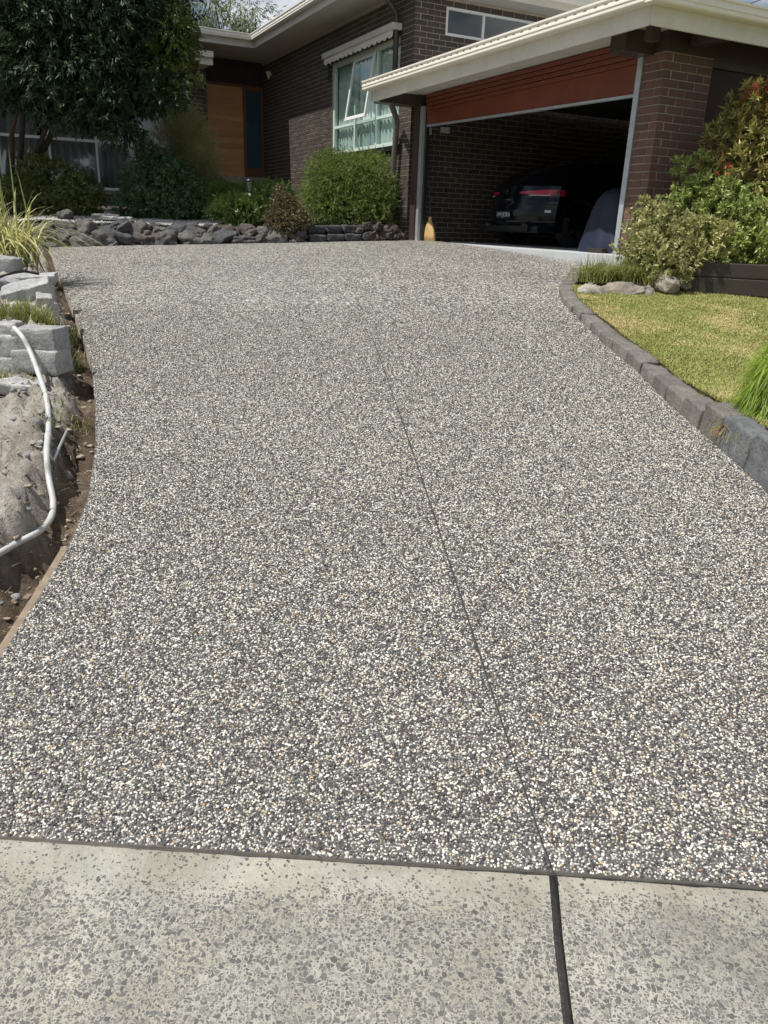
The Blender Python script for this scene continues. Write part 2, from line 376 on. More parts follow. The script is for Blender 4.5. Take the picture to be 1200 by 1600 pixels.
# driveway outline
XL = np.array([[1.45, -1.34], [2.27, -1.30], [2.62, -1.31], [2.98, -1.33], [3.41, -1.40], [3.99, -1.57], [4.56, -1.77], [5.47, -2.12], [6.64, -2.66], [8.79, -3.66], [13.0, -5.55], [13.45, -1.5], [14.16, 0.12]])
XR = np.array([[1.45, 2.1], [3.0, 1.96], [3.64, 1.91], [4.11, 1.86], [4.87, 1.77], [5.5, 1.74], [6.05, 1.67], [6.84, 1.63], [7.47, 1.61], [8.07, 1.68], [8.79, 1.87], [9.38, 2.12], [9.56, 2.50], [14.16, 0.16]])
def xl(y): return np.interp(y, XL[:, 0], XL[:, 1])
def xr(y): return np.interp(y, XR[:, 0], XR[:, 1])
SEAM = lambda x: 1.585 - 0.035 * (x + 1) - 0.012 * (x > .45) * (x - .45)
ys = np.concatenate([[1.5], np.linspace(1.62, 13, 70), np.linspace(13.08, 14.14, 9)])
rows = []
for y in ys:
    xs = np.linspace(xl(y), xr(y), 41)
    yy = np.full(41, y)
    if y <= 1.5: yy = SEAM(xs) + np.array([mnoise.noise(Vector((x * 9, 0, 0))) for x in xs]) * .004
    rows.append(np.stack([xs, yy, gz(xs, yy) + (.012 if y <= 1.5 else .012)], 1))
rows = np.array(rows)
mb = MB().grid(rows)
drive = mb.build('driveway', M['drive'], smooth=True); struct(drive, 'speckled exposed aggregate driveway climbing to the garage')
# slab edges (left side and front lip)
le = np.array([[r[0] - np.array([0, 0, .002]), r[0] - np.array([.006, 0, .30])] for r in rows]).transpose(1, 0, 2)
fe = np.array([rows[0] + np.array([0, .002, -.001]), rows[0] + np.array([0, 0, -.08])])
e = MB().grid(le).grid(fe).build('slab_edge', M['slabedge'], drive)

# real pebbles in the surface of the nearer driveway (stuff)
def pebbles():
    sp = .0065; pts = []
    for y in np.arange(1.42, 7.4, sp * .9):
        xs = np.arange(xl(y) + .004, xr(y) - .004, sp); xs = xs + (rng.random() * sp)
        n = len(xs); px = xs + rng.uniform(-.42, .42, n) * sp; py = y + rng.uniform(-.42, .42, n) * sp
        keep = (py > SEAM(px) + .004) & (rng.random(n) < np.interp(y, [1.5, 4.4, 7.4], [1, 1, .12]))
        jx = np.interp(py, JY, JX); keep &= np.abs(px - jx) > .0046
        q = np.stack([px, py, gz(px, py) + .012], 1)[keep]
        w = 600 + FPX * (q - CAM) @ _R / ((q - CAM) @ _f0)
        pts.append(q[(w > -160) & (w < 1360)])
    P = np.concatenate(pts); n = len(P)
    me = bpy.data.meshes.new('pebble_surface'); me.vertices.add(n); P[:, 2] += rng.normal(.0004, .0007, n); me.vertices.foreach_set('co', P.astype(np.float32).ravel())
    for nm, A in (('rot', np.stack([rng.normal(0, .35, n), rng.normal(0, .35, n), rng.random(n) * 6.28], 1)),
                  ('scl', np.stack([rng.uniform(.0026, .0050, n), rng.uniform(.0023, .0039, n), rng.uniform(.0018, .0027, n)], 1) * np.where(rng.random(n) < .14, 1.45, 1.0)[:, None])):
        at_ = me.attributes.new(nm, 'FLOAT_VECTOR', 'POINT'); at_.data.foreach_set('vector', A.astype(np.float32).ravel())
    me.update(); ob = bpy.data.objects.new('pebble_surface', me); COL.objects.link(ob); me.materials.append(M['pebble'])
    ng = bpy.data.node_groups.new('pebbles', 'GeometryNodeTree'); ng.interface.new_socket('Geometry', in_out='INPUT', socket_type='NodeSocketGeometry'); ng.interface.new_socket('Geometry', in_out='OUTPUT', socket_type='NodeSocketGeometry')
    N = ng.nodes; Lk = ng.links; gi = N.new('NodeGroupInput'); go = N.new('NodeGroupOutput')
    ico = N.new('GeometryNodeMeshIcoSphere'); ico.inputs['Radius'].default_value = 1; ico.inputs['Subdivisions'].default_value = 2
    sm = N.new('GeometryNodeSetMaterial'); sm.inputs['Material'].default_value = M['pebble']; ss = N.new('GeometryNodeSetShadeSmooth')
    ip = N.new('GeometryNodeInstanceOnPoints')
    a1 = N.new('GeometryNodeInputNamedAttribute'); a1.data_type = 'FLOAT_VECTOR'; a1.inputs['Name'].default_value = 'rot'
    a2 = N.new('GeometryNodeInputNamedAttribute'); a2.data_type = 'FLOAT_VECTOR'; a2.inputs['Name'].default_value = 'scl'
    e2r = N.new('FunctionNodeEulerToRotation')
    Lk.new(ico.outputs['Mesh'], ss.inputs['Geometry']); Lk.new(ss.outputs['Geometry'], sm.inputs['Geometry']); Lk.new(sm.outputs['Geometry'], ip.inputs['Instance'])
    Lk.new(gi.outputs[0], ip.inputs['Points']); Lk.new(a1.outputs['Attribute'], e2r.inputs[0]); Lk.new(e2r.outputs[0], ip.inputs['Rotation']); Lk.new(a2.outputs['Attribute'], ip.inputs['Scale'])
    Lk.new(ip.outputs['Instances'], go.inputs[0])
    md = ob.modifiers.new('pebbles', 'NODES'); md.node_group = ng
    tag(ob, 'loose looking black and white washed pebbles set in the driveway surface', 'pebbles', kind='stuff')
JPX = [(545, 440), (575, 520), (612, 600), (640, 690), (665, 765), (700, 880), (735, 985), (770, 1085), (810, 1220), (850, 1355)]
_jp = np.array([ong(*p) for p in JPX]); _o = np.argsort(_jp[:, 1]); _jp = _jp[_o]
_k = np.polyfit(_jp[:, 1], _jp[:, 0], 1); JY = np.linspace(1.5, 9.2, 60); JX = np.polyval(_k, JY)
pebbles()
# saw-cut control joint
mb = MB(); hw = .0016
P = [[(x - hw, y, float(gz(x, y)) + .0145), (x + hw, y, float(gz(x, y)) + .0145)] for x, y in zip(JX, JY)]
mb.grid(P); j = mb.build('control_joint', M['joint'], drive)

# concrete apron of two slabs with a sealed joint between them
JX0 = float(np.interp(1.55, JY, JX))
def jx_ap(y): return JX0 + (y - 1.55) * 0.09
for nm, x0f, x1f, lab in (('concrete_apron', lambda y: -4.0, lambda y: jx_ap(y) - .011, 'wide worn concrete apron slab with dark stone chips'),
                          ('concrete_apron', lambda y: jx_ap(y) + .011, lambda y: 4.0, 'narrower concrete apron slab right of the black joint')):
    P = []
    for y in [-2.0, -1, 0, .5, .8, .95, 1.05, 1.15, 1.25, 1.35, 9]:
        xs = np.linspace(x0f(min(y, 1.6)), x1f(min(y, 1.6)), 60); yy = np.full(60, y)
        if y > 1.6: yy = SEAM(np.clip(xs, -2, 3)) + .004 + np.array([mnoise.noise(Vector((x * 6, 3, 0))) for x in xs]) * .004
        ed = np.array([mnoise.noise(Vector((y * 25, 7, 0))) * .003] * 60)
        P.append(np.stack([xs + ed * np.linspace(0, 1, 60) if nm and lab.startswith('wide') else xs + ed * np.linspace(1, 0, 60), yy, gz(xs, yy)], 1))
    o = MB().grid(P).build(nm, M['apron'], smooth=True); struct(o, lab)
mb = MB(); yj = np.linspace(.6, 1.56, 60)
mb.grid([[(jx_ap(y) - .016, y, float(gz(0, y)) - .006), (jx_ap(y) - .005, y, float(gz(0, y)) - .002 + .002*mnoise.noise(Vector((y*60, 0, 0)))), (jx_ap(y) + .005, y, float(gz(0, y)) - .002 + .002*mnoise.noise(Vector((y*60, 4, 0)))), (jx_ap(y) + .016, y, float(gz(0, y)) - .006)] for y in yj])
struct(mb.build('expansion_joint', M['joint']), 'ragged black sealant joint between the apron slabs')
mb = MB(); xs = np.linspace(-2, 3, 160)  # shadow line under the driveway lip, laid as a black strip
mb.grid([[(x, SEAM(x) - .001 - .006*max(0, mnoise.noise(Vector((x*14, 0, 2)))), float(gz(x, 1.5)) + .0025), (x, SEAM(x) + .01, float(gz(x, 1.55)) + .004)] for x in xs])
struct(mb.build('seam_shadow', M['joint']), 'painted dark shadow line where driveway meets apron')

# soil on the left with the trench beside the slab
def soil_z(x, y):
    e = xl(min(y, 13.0)) - x; edge = float(gz(xl(min(y, 13)), min(y, 13.0)))
    deep = np.interp(y, [1.5, 2.6, 3.4, 4.4, 5.2, 6.2, 7.5], [.26, .25, .17, .12, .08, .05, .03])
    wid = np.interp(y, [1.5, 2.4, 3.0, 3.8, 5.0, 7.0], [.55, .50, .34, .24, .18, .12])
    n = mnoise.fractal(Vector((x * 3.1, y * 3.1, 0)), 1.0, 2.0, 5) * .035 + mnoise.fractal(Vector((x * 9, y * 9, 3)), .55, 2.0, 6) * .05
    wid = wid * (1 + .45 * mnoise.noise(Vector((0, y * 2.3, 11))) + .25 * mnoise.noise(Vector((0, y * 7.0, 5)))); deep = deep * (1 + .3 * mnoise.noise(Vector((x * 2, y * 3.0, 21))))
    bank = np.interp(y, [1.5, 3, 5, 8], [.05, .05, .05, .05])
    t = np.clip((e - wid * .45) / (wid * .75 + .02), 0, 1); t = t * t * (3 - 2 * t)
    z = edge - deep * (1 - t) + bank * t + n * (.55 + .6 * t) + .05 * max(0, e - 1)
    z += .22 * np.clip((y - 5.12) / .14, 0, 1) * np.clip((e - .16) / .14, 0, 1) * np.clip((9.5 - y) / 2, 0, 1)
    if e < .03: z = edge - deep - .02
    return z, float(np.clip(1.15 - t * 1.5 + n * 5, 0, 1))  # second value: how much trench shade is painted into the soil
sv, trench_shade = [], []
sy = np.concatenate([np.arange(1.2, 6.5, .022), np.arange(6.5, 13.6, .10)]); se = np.concatenate([np.arange(0, 1.7, .022), np.arange(1.75, 9, .3)])
for y in sy:
    row = []
    for e_ in se:
        x = float(xl(min(y, 13.0)) - e_ + .012); z, d_ = soil_z(x, y); row.append((x, y, z)); trench_shade.append(d_)
    sv.append(row)
soil = MB().grid(sv).build('soil_bank', M['soil'], smooth=True); struct(soil, 'dug dry soil bank with a trench beside the driveway')
a_ = soil.data.attributes.new('trench_shade', 'FLOAT', 'POINT'); a_.data.foreach_set('value', np.array(trench_shade, np.float32))
soil_h = lambda x, y: soil_z(x, y)[0]

# raised garden behind the rock wall, lawn on the right, bed by the pier
def yfront(x): return float(np.interp(x, [-14, -5.7, -1.45, .06], [12.7, 13.22, 13.66, 14.30]))
def garden_z(x, y): return 1.44 + .075 * max(0, y - 13.5) + .03 * mnoise.noise(Vector((x * 1.5, y * 1.5, 0)))
P = [[(x, yfront(x) + t, garden_z(x, yfront(x) + t) - (.4 if t == 0 else .06 if t < .08 else 0)) for x in np.linspace(-14, .2, 50)] for t in (0, .05, .15, .3, .6, 1.1, 1.8, 2.6, 3.6, 4.6, 6, 8)]
struct(MB().grid(P).build('garden_bed', M['mulch'], smooth=True), 'mulched garden bed sloping up to the house')
def lawn_z(x, y): return float(s_prof(y) + b_prof(y) * 1.9 + np.interp(y, [2.5, 3.6, 4.3, 5, 6.5, 8.3], [.262, .248, .166, .102, .072, .052]) + .02 * mnoise.noise(Vector((x * 1.2, y * 1.2, 5))))
P = []
for y in np.arange(1.0, 8.3, .12):
    x0 = float(xr(y)) + .09
    P.append([(x, y, lawn_z(x, y) - (.12 if k_ == 0 else .03 if k_ == 1 else 0)) for k_, x in enumerate(np.concatenate([[x0, x0 + .06, x0 + .12], np.linspace(x0 + .25, x0 + 3, 16), [x0 + 5, x0 + 9]]))])
struct(MB().grid(P).build('lawn_ground', M['turf'], smooth=True), 'turf ground beneath the lawn')
P = [[(x, y, (1.10 + .075 * (y - 8.0) if y > 8.05 else .85) + .03 * mnoise.noise(Vector((x, y, 0)))) for x in np.linspace(2.02 + max(0, y - 8.6) * .42, 12, 24)] for y in [8.0, 8.1, *np.arange(8.3, 13, .3)]]
struct(MB().grid(P).build('garden_bed', M['mulch'], smooth=True), 'shrub bed beside the brick pier')
mb = MB().hbox(-5.5, .1, -.12, 6.6, FLOOR - .30, FLOOR); struct(mb.build('garage_floor', M['floorwhite'], bevel=.008), 'pale painted concrete garage slab')

# ================================================================== THE HOUSE
house = thing('house', 'low brown brick house with attached garage and cream gutters', 'house', (HO[0], HO[1], FLOOR))
_um = {}
def unit_brick(hgt, dep):
    k = (round(hgt, 4), dep)
    if k not in _um:
        h, c = hgt / 2, .004
        v = [(-.5, dep, -h), (.5, dep, -h), (.5, dep, h), (-.5, dep, h), (-.5, c, -h), (.5, c, -h), (.5, c, h), (-.5, c, h),
             (-.485, 0, -h + c), (.485, 0, -h + c), (.485, 0, h - c), (-.485, 0, h - c)]
        f = [(8, 9, 10, 11), (4, 5, 9, 8), (5, 6, 10, 9), (6, 7, 11, 10), (7, 4, 8, 11), (0, 1, 5, 4), (1, 2, 6, 5), (2, 3, 7, 6), (3, 0, 4, 7)]
        _um[k] = (v, f)
    return _um[k]
def brick_wall(O, adir, nrm, a0, a1, z0, z1, holes=(), mb_=None, nind=300, dep=.10, CH=.0825, BL=.24, phase=0., name='wall', label=None, quoin=None):
    matb = mb_ or M['brick']; O = np.array(O, float); adir = np.array(adir); nrm = np.array(nrm); up = np.array([0, 0, 1.0])
    Pt = lambda a, n_, z: tuple(O + adir * a + nrm * n_ + up * z)
    As = sorted({a0, a1, *[min(max(h[k], a0), a1) for h in holes for k in (0, 1)]}); Zs = sorted({z0, z1, *[min(max(h[k], z0), z1) for h in holes for k in (2, 3)]})
    mo = MB()
    for i in range(len(As) - 1):
        for j in range(len(Zs) - 1):
            ac, zc = (As[i] + As[i+1]) / 2, (Zs[j] + Zs[j+1]) / 2
            if any(h[0] < ac < h[1] and h[2] < zc < h[3] for h in holes) or As[i+1]-As[i] < 1e-5 or Zs[j+1]-Zs[j] < 1e-5: continue
            b, c, d, e_ = As[i], As[i+1], Zs[j], Zs[j+1]
            if quoin is not None and i == 0: b += .012
            mo.hexa([Pt(b, -.0065, d), Pt(c, -.0065, d), Pt(c, -dep - .02, d), Pt(b, -dep - .02, d), Pt(b, -.0065, e_), Pt(c, -.0065, e_), Pt(c, -dep - .02, e_), Pt(b, -dep - .02, e_)])
    part = reg(mo.build(name, M['mortar'], house), house)
    if label: part['label'] = label
    bricks = []; row = 0; z = z0 + .004; G = .0095
    while z + CH - G < z1:
        ivs = [(a0 + (dep + G if quoin is not None and row % 2 == quoin else 0), a1)]
        for h in holes:
            if h[2] < z + CH * .5 < h[3]:
                nv = []
                for s_, e_ in ivs:
                    if h[0] > s_: nv.append((s_, min(e_, h[0])))
                    if h[1] < e_: nv.append((max(s_, h[1]), e_))
                ivs = [q for q in nv if q[1] - q[0] > .03]
        off = phase + (BL / 2 if row % 2 else 0)
        for s_, e_ in ivs:
            k = math.floor((s_ - off) / BL)
            while off + k * BL < e_:
                l, r = max(s_ + .001, off + k * BL), min(e_ - .001, off + (k + 1) * BL - G)
                if r - l > .02: bricks.append(((l + r) / 2, z + (CH - G) / 2, r - l))
                k += 1
        z += CH; row += 1
    X = Vector(adir); Y = Vector(-nrm); Z = Vector((0, 0, 1))
    if X.cross(Y).dot(Z) < 0: X = -X
    R3 = Matrix((X, Y, Z)).transposed(); v, f = unit_brick(CH - G, dep)
    def score(b):
        px, py, D = proj(Pt(b[0], 0, b[1])); return 0 if (px < -20 or px > 1220 or py < -20 or py > 1620) else b[2] / D**2
    bricks.sort(key=score, reverse=True)
    variants = []
    for q in range(4):
        me = bpy.data.meshes.new('brick'); rr = random.Random(q); jit = [(x, y + (rr.uniform(-.0012, .0012) if y < .01 else 0), zz) for x, y, zz in v]
        me.from_pydata(jit, [], f); me.materials.append(matb); variants.append(me)
    off = Vector(parent_origin(house)); stuff = MB()
    for i, (a, zc, ln) in enumerate(bricks):
        n_ = random.uniform(-.0022, .0018); rz = random.uniform(-.003, .003)
        p = Vector(Pt(a, n_, zc)) - off
        if i < nind and score((a, zc, ln)) > 0:
            o = bpy.data.objects.new('brick', variants[i % 4]); COL.objects.link(o); o.parent = part
            o.matrix_local = Matrix.Translation(p) @ (R3.to_4x4()) @ Matrix.Rotation(rz, 4, 'Z') @ Matrix.Diagonal((ln, 1, 1, 1))
        else:
            Mx = Matrix.Translation(Vector(Pt(a, n_, zc))) @ R3.to_4x4() @ Matrix.Diagonal((ln, 1, 1, 1))
            stuff.add([tuple(Mx @ Vector(q)) for q in v], f)
    if stuff.v:
        s_ = stuff.build('brick_field', matb, part); s_['kind'] = 'stuff'
    return part
def hp(name, mat, *boxes, parent=None, bevel=.003, label=None, **kw):
    m = MB()
    for b in boxes: m.hbox(*b)
    o = m.build(name, mat, parent or house, bevel=bevel, **kw)
    if label: o['label'] = label
    return reg(o, house)
NV = -V2; NU = -U2
SOF = 5.18
WIN = (0.62, 3.58, 2.88, 4.52)
# walls
brick_wall(W(0, 0, 0), U2, NV, .15, 8.3, 1.15, SOF, [(WIN[0], WIN[1], WIN[2], WIN[3])], phase=.15, quoin=0, label='dark brown brick wall around the window')
brick_wall(W(.15, 0, 0), V2, NU, 0, 6.6, 1.15, 5.06, [(.58, 3.4, 4.53, 4.95)], phase=.0, quoin=1, label='brick wall lining the garage side')
brick_wall(W(7.43, 0, 0), V2, NU, -1.95, -1.56, 1.6, SOF, (), phase=.0)
brick_wall(W(7.43, 0, 0), V2, NU, -9.5, -1.96, 4.98, SOF, (), phase=.0, nind=60)
brick_wall(W(7.43, 0, 0), V2, NU, -9.5, -1.96, 1.55, 2.10, (), phase=.06, nind=80)
brick_wall(W(0, -1.56, 0), -U2, V2, -8.0, -7.44, 1.6, SOF, (), nind=20)
# brick pier: front, side
pier_u0, pier_u1, pier_d = -5.53, -5.215, .70
pf = brick_wall(W(0, .0, 0), U2, NV, pier_u0, pier_u1, 1.06, 3.374, (), M['pierbrick'], phase=pier_u0, quoin=0, name='brick_pier', label='red brown brick garage pier, front face')
ps = brick_wall(W(pier_u0, 0, 0), V2, NU, 0.0, pier_d, 1.06, 3.374, (), M['pierbrick'], phase=.0, quoin=1, name='brick_pier', label='red brown brick garage pier, shaded side')
hp('pier_core', M['mortar'], (pier_u0 + .125, pier_u1, .125, pier_d, 1.06, 3.37))
hp('roof_beam', M['brown'], (-5.52, -5.345, .01, 6.4, 3.376, 3.57))
# inner shells: garage back, right wall, ceiling; house interior
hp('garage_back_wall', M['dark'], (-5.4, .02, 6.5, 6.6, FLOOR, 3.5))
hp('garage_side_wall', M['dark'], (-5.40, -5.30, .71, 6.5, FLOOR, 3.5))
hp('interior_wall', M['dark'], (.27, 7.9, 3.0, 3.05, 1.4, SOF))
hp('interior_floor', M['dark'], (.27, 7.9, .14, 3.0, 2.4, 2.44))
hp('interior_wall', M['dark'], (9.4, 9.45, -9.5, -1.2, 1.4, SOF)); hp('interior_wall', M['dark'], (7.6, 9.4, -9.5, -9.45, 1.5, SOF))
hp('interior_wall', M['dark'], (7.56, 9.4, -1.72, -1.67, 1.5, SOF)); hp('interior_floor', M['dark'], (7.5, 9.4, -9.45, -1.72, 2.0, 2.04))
# gutters: an extruded lipped profile
GP = [(0, 0), (.095, 0), (.105, .012), (.105, .040), (.112, .046), (.112, .062), (.105, .068), (.105, .094), (.117, .104), (.117, .122), (.106, .126), (.1, .118), (.093, .03), (0, .03)]
def gutter(p0, p1, out, z, mat=None, k=1.0, slots=False, parent=None, label=None):
    m = MB(); p0 = np.array(p0); p1 = np.array(p1); out = np.array(out); n = len(GP); up = np.array([0, 0, 1.0])
    vs_ = [p + out * a * k + up * (z + b * k) for p in (p0, p1) for a, b in GP]
    m.add(vs_, [(i, (i+1) % n, n + (i+1) % n, n + i) for i in range(n)] + [tuple(range(n)), tuple(reversed(range(n, 2*n)))])
    o = reg(m.build('gutter', mat or M['cream'], parent or house), house)
    if label: o['label'] = label
    if slots:
        d = (p1 - p0); L = np.linalg.norm(d); d = d / L; s_ = MB()
        for a in np.arange(.06, L - .05, .155):
            for q in (0,):
                c = p0 + d * a + out * (.1062 * k) + up * (z + .080 * k)
                s_.hexa([tuple(c + d * x + out * y + up * zz) for zz in (-.004, .004) for x, y in ((-.022, -.002), (.022, -.002), (.022, .0009), (-.022, .0009))])
        q = s_.build('overflow_slots', M['slot'], o); q['kind'] = 'stuff'
    return o
def hg(a0, b0, a1, b1, out, z, **k): return gutter(W(a0, b0, 0), W(a1, b1, 0), out, z, **k)
# --- main roof
RF = MB(); RF.hbox(-.30, 12, -.66, 8, SOF + .03, SOF + .20); RF.hbox(6.46, 12, -10, -.661, SOF + .031, SOF + .20)
roof = reg(RF.build('roof', M['roof'], house), house)
hp('soffit', M['soffit'], (.28, 12, -.675, .0, SOF, SOF + .028)); hp('soffit', M['soffit'], (6.45, 12, -10, -.676, SOF + .001, SOF + .028))
hp('soffit', M['soffit'], (-.29, .279, -.675, 8, 5.065, 5.09))
hp('fascia', M['fascia'], (-.30, 6.43, -.70, -.676, SOF - .012, SOF + .16)); hp('fascia', M['fascia'], (6.431, 6.455, -10, -.677, SOF - .012, SOF + .16))
hp('fascia', M['fascia'], (-.325, -.301, -.70, 8, 5.05, 5.16))
hg(-.33, -.70, 6.43, -.70, NV, SOF + .115, slots=True, label='cream gutter over the window wall'); hg(6.43, -.72, 6.43, -10, NU, SOF + .115, label='cream gutter above the entrance')
hg(-.325, -.72, -.325, 8, NU, 5.13)
# --- lower roof over the left windows
hp('lower_roof', M['fascia'], (6.62, 7.43, -10, -1.60, 4.80, 4.93)); hg(6.62, -1.60, 6.62, -10, NU, 4.90, k=.95, label='cream gutter of the low roof over the dark windows')
hp('fascia', M['fascia'], (6.595, 6.619, -10, -1.598, 4.76, 4.915)); 
# --- garage roof
gz0, gz1 = 3.41, 3.575
hp('garage_roof', M['roof'], (-6.07, .05, -.77, 7.0, 3.605, 3.66))
so = MB()
for k in range(6):                   # lining boards with open v-joints, running along the front
    b0 = -.77 + k * .145
    so.hbox(-6.06, .02, b0, b0 + .138, 3.575, 3.60)
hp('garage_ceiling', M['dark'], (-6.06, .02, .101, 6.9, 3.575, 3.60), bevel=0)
q = so.build('soffit', M['soffit'], house); q['label'] = 'cream lining boards under the garage eave'
hp('fascia', M['fascia'], (-6.10, -.06, -.80, -.774, gz0, gz1 + .03)); hp('fascia', M['fascia'], (-6.104, -6.078, -.80, 7.0, gz0, gz1 + .03))
hp('fascia', M['fascia'], (-.085, -.06, -.773, -.05, gz0, gz1 + .03))
hg(-6.10, -.80, .13, -.80, NV, gz1, slots=True, k=1.08, label='long cream gutter across the garage front'); hg(-6.10, -.90, -6.10, 7.0, NU, gz1, k=1.08, label='cream gutter along the garage side')
hp('roof_beam', M['brown'], (-5.34, -5.10, -.40, 6.4, 3.36, 3.57)); hp('roof_beam', M['brown'], (-5.62, -5.52, -.32, -.2, 3.42, 3.57)); hp('roof_beam', M['brown'], (-6.0, -5.60, .25, .40, 3.43, 3.57))
hp('roof_beam', M['brown'], (-6.05, -5.56, 2.4, 2.52, 3.40, 3.57)); hp('roof_beam', M['brown'], (-.12, .14, -.70, -.02, 3.41, 3.57))
# open bay right of the pier: back wall of boards and a rail
hp('side_wall_boards', M['maroon'], (-5.45, -5.401, .71, 6.6, 1.0, 3.57)); hp('side_rail', M['brown'], (-5.50, -5.451, .71, 6.4, 2.62, 2.74)); hp('side_cover_strip', M['brown'], (-5.50, -5.451, .71, 6.4, 3.30, 3.42))
hp('downpipe', M['white'], (-5.60, -5.52, .78, .86, 1.2, 2.36))
# --- garage front: post, steel jambs, red lift door
hp('garage_post', M['brown'], (-.165, -.005, -.03, .10, FLOOR, 3.57))
hp('door_jamb', M['steel'], (-.255, -.175, .0, .06, FLOOR, 3.40)); hp('door_jamb', M['steel'], (-5.212, -5.135, -.02, .06, FLOOR, 3.40))
hp('door_track', M['black'], (-.30, -.262, .06, .12, FLOOR, 3.2))
GD = reg(MB().hexa([W(-.28, .07, 3.125), W(-5.13, .07, 3.03), W(-5.13, .105, 3.03), W(-.28, .105, 3.125), W(-.28, .07, 3.325), W(-5.13, .07, 3.325), W(-5.13, .105, 3.325), W(-.28, .105, 3.325)]).build('garage_door', M['red'], house), house)
GD['label'] = 'red brown garage door rolled most of the way up'
for k in range(4):
    z0 = 3.330 + k * .060
    hp('door_slat', M['red'], (-5.128, -.282, .055 - .006 * k, .10, z0, z0 + .052), parent=GD, bevel=.006)
e_ = MB().hexa([W(-.282, .060, 3.095), W(-5.128, .060, 3.0), W(-5.128, .115, 3.0), W(-.282, .115, 3.095), W(-.282, .060, 3.123), W(-5.128, .060, 3.028), W(-5.128, .115, 3.028), W(-.282, .115, 3.123)]).build('bottom_seal', M['steel'], GD)
# --- main window
win = hp('window', M['winframe'], (WIN[0], WIN[1], .03, .10, WIN[3] - .06, WIN[3]), (WIN[0], WIN[1], .03, .10, WIN[2] + .002, WIN[2] + .07), (WIN[1] - .07, WIN[1] - .001, .03, .10, WIN[2] + .071, WIN[3] - .061),
         (WIN[0] + .001, WIN[0] + .06, .03, .10, WIN[2] + .071, WIN[3] - .061), (2.50, 2.555, .032, .098, WIN[2] + .071, WIN[3] - .061), (1.555, 1.61, .032, .098, WIN[2] + .071, WIN[3] - .061),
         (.681, 1.554, .034, .096, 3.36, 3.41), (1.611, 2.499, .034, .096, 3.36, 3.41), (2.556, 3.509, .034, .096, 3.36, 3.41), label='pale green three bay window with tilted sash')
hp('sill', M['black'], (.45, 3.60, -.05, .03, 2.80, 2.878), parent=win)
for a0, a1 in ((.681, 1.554), (1.611, 2.499), (2.556, 3.509)):
    hp('pane', M['glass'], (a0, a1, .062, .066, 2.952, 3.359), parent=win, bevel=0)
for a0, a1 in ((.681, 1.554), (2.556, 3.509)): hp('pane', M['glass'], (a0, a1, .062, .066, 3.411, 4.459), parent=win, bevel=0)
def tilt(a0, a1, t0, t1, n0, n1):      # sash axes: t from the hinge downwards, n outward
    th = math.radians(9.5); f_ = lambda a, t_, n_: W(a, .025 - t_ * math.sin(th) - n_ * math.cos(th), 4.45 - t_ * math.cos(th) + n_ * math.sin(th) * 0)
    return [f_(a0, t1, n0), f_(a1, t1, n0), f_(a1, t1, n1), f_(a0, t1, n1), f_(a0, t0, n0), f_(a1, t0, n0), f_(a1, t0, n1), f_(a0, t0, n1)]
sm = MB()
for b in ((1.60, 2.51, 0, .05, 0, .04), (1.60, 2.51, 1.0, 1.06, 0, .04), (1.60, 1.65, .05, 1.0, .001, .039), (2.46, 2.51, .05, 1.0, .001, .039)): sm.hexa(tilt(*b))
sm.build('sash', M['winwhite'], win, bevel=.004)
MB().hexa(tilt(1.65, 2.46, .05, 1.0, .018, .022)).build('pane', M['glass'], win)
# folding-arm awning above it
aw = hp('awning', M['soffit'], (.55, 3.66, -.20, -.01, 4.60, 4.70), bevel=.015, label='closed cream awning cassette above the window')
va = []; n_ = 150
for i in range(n_ + 1):
    a = .60 + (3.60 - .60) * i / n_; ph = (i % 10) / 10
    va.append([W(a, -.165, 4.60), W(a, -.165 + .006 * math.sin(i), 4.52 - .038 * abs(math.sin(math.pi * ph)))])
MB().grid(va).build('valance', M['fascia'], aw, solid=.003)
hp('awning_arm', M['black'], (3.55, 3.58, -.10, -.06, 4.25, 4.60), parent=aw); hp('awning_arm', M['black'], (3.62, 3.65, -.07, -.03, 4.25, 4.60), parent=aw)
# --- highlight window on the side wall
w2 = hp('window', M['winwhite'], (.17, .24, .585, 3.395, 4.53, 4.575), (.17, .24, .585, 3.395, 4.905, 4.945), (.171, .239, .585, .63, 4.576, 4.904), (.171, .239, 1.30, 1.345, 4.576, 4.904), (.171, .239, 2.3, 2.345, 4.576, 4.904), label='narrow highlight window above the garage roof')
for b0, b1 in ((.631, 1.299), (1.346, 2.299), (2.346, 3.39)): hp('pane', M['dkglass'], (.20, .204, b0, b1, 4.577, 4.903), parent=w2, bevel=0)
# --- entrance: recessed timber door, blue sidelight, steps
hp('entrance_wall', M['maroon'], (8.06, 8.12, -1.6, -.002, 4.66, SOF), bevel=0)
fr = hp('door_frame', M['doorframe'], (8.0, 8.08, -1.46, -1.40, 2.58, 4.66), (8.0, 8.08, -.51, -.44, 2.58, 4.66), (8.0, 8.08, -.06, -.002, 2.58, 4.66), (8.001, 8.079, -1.399, -.511, 4.61, 4.66), (8.001, 8.079, -.439, -.061, 4.54, 4.66), (8.002, 8.078, -.439, -.061, 2.58, 2.80))
dr = hp('front_door', M['door'], (8.045, 8.075, -1.398, -.512, 2.585, 4.608), label='honey timber front door of horizontal boards', bevel=0)
for k in range(16):
    hp('board', M['door'], (8.03 + .002 * (k % 2), 8.044, -1.396, -.514, 2.59 + k * .126, 2.59 + k * .126 + .1225), parent=dr, bevel=.002)
hl = MB(); c = np.array(W(8.02, -1.33, 3.55)); hl.lathe([(.028, 0), (.028, .01), (.012, .02), (.012, .05), (.03, .06), (.03, .075), (.01, .085)], (0, 0, 0), 14)
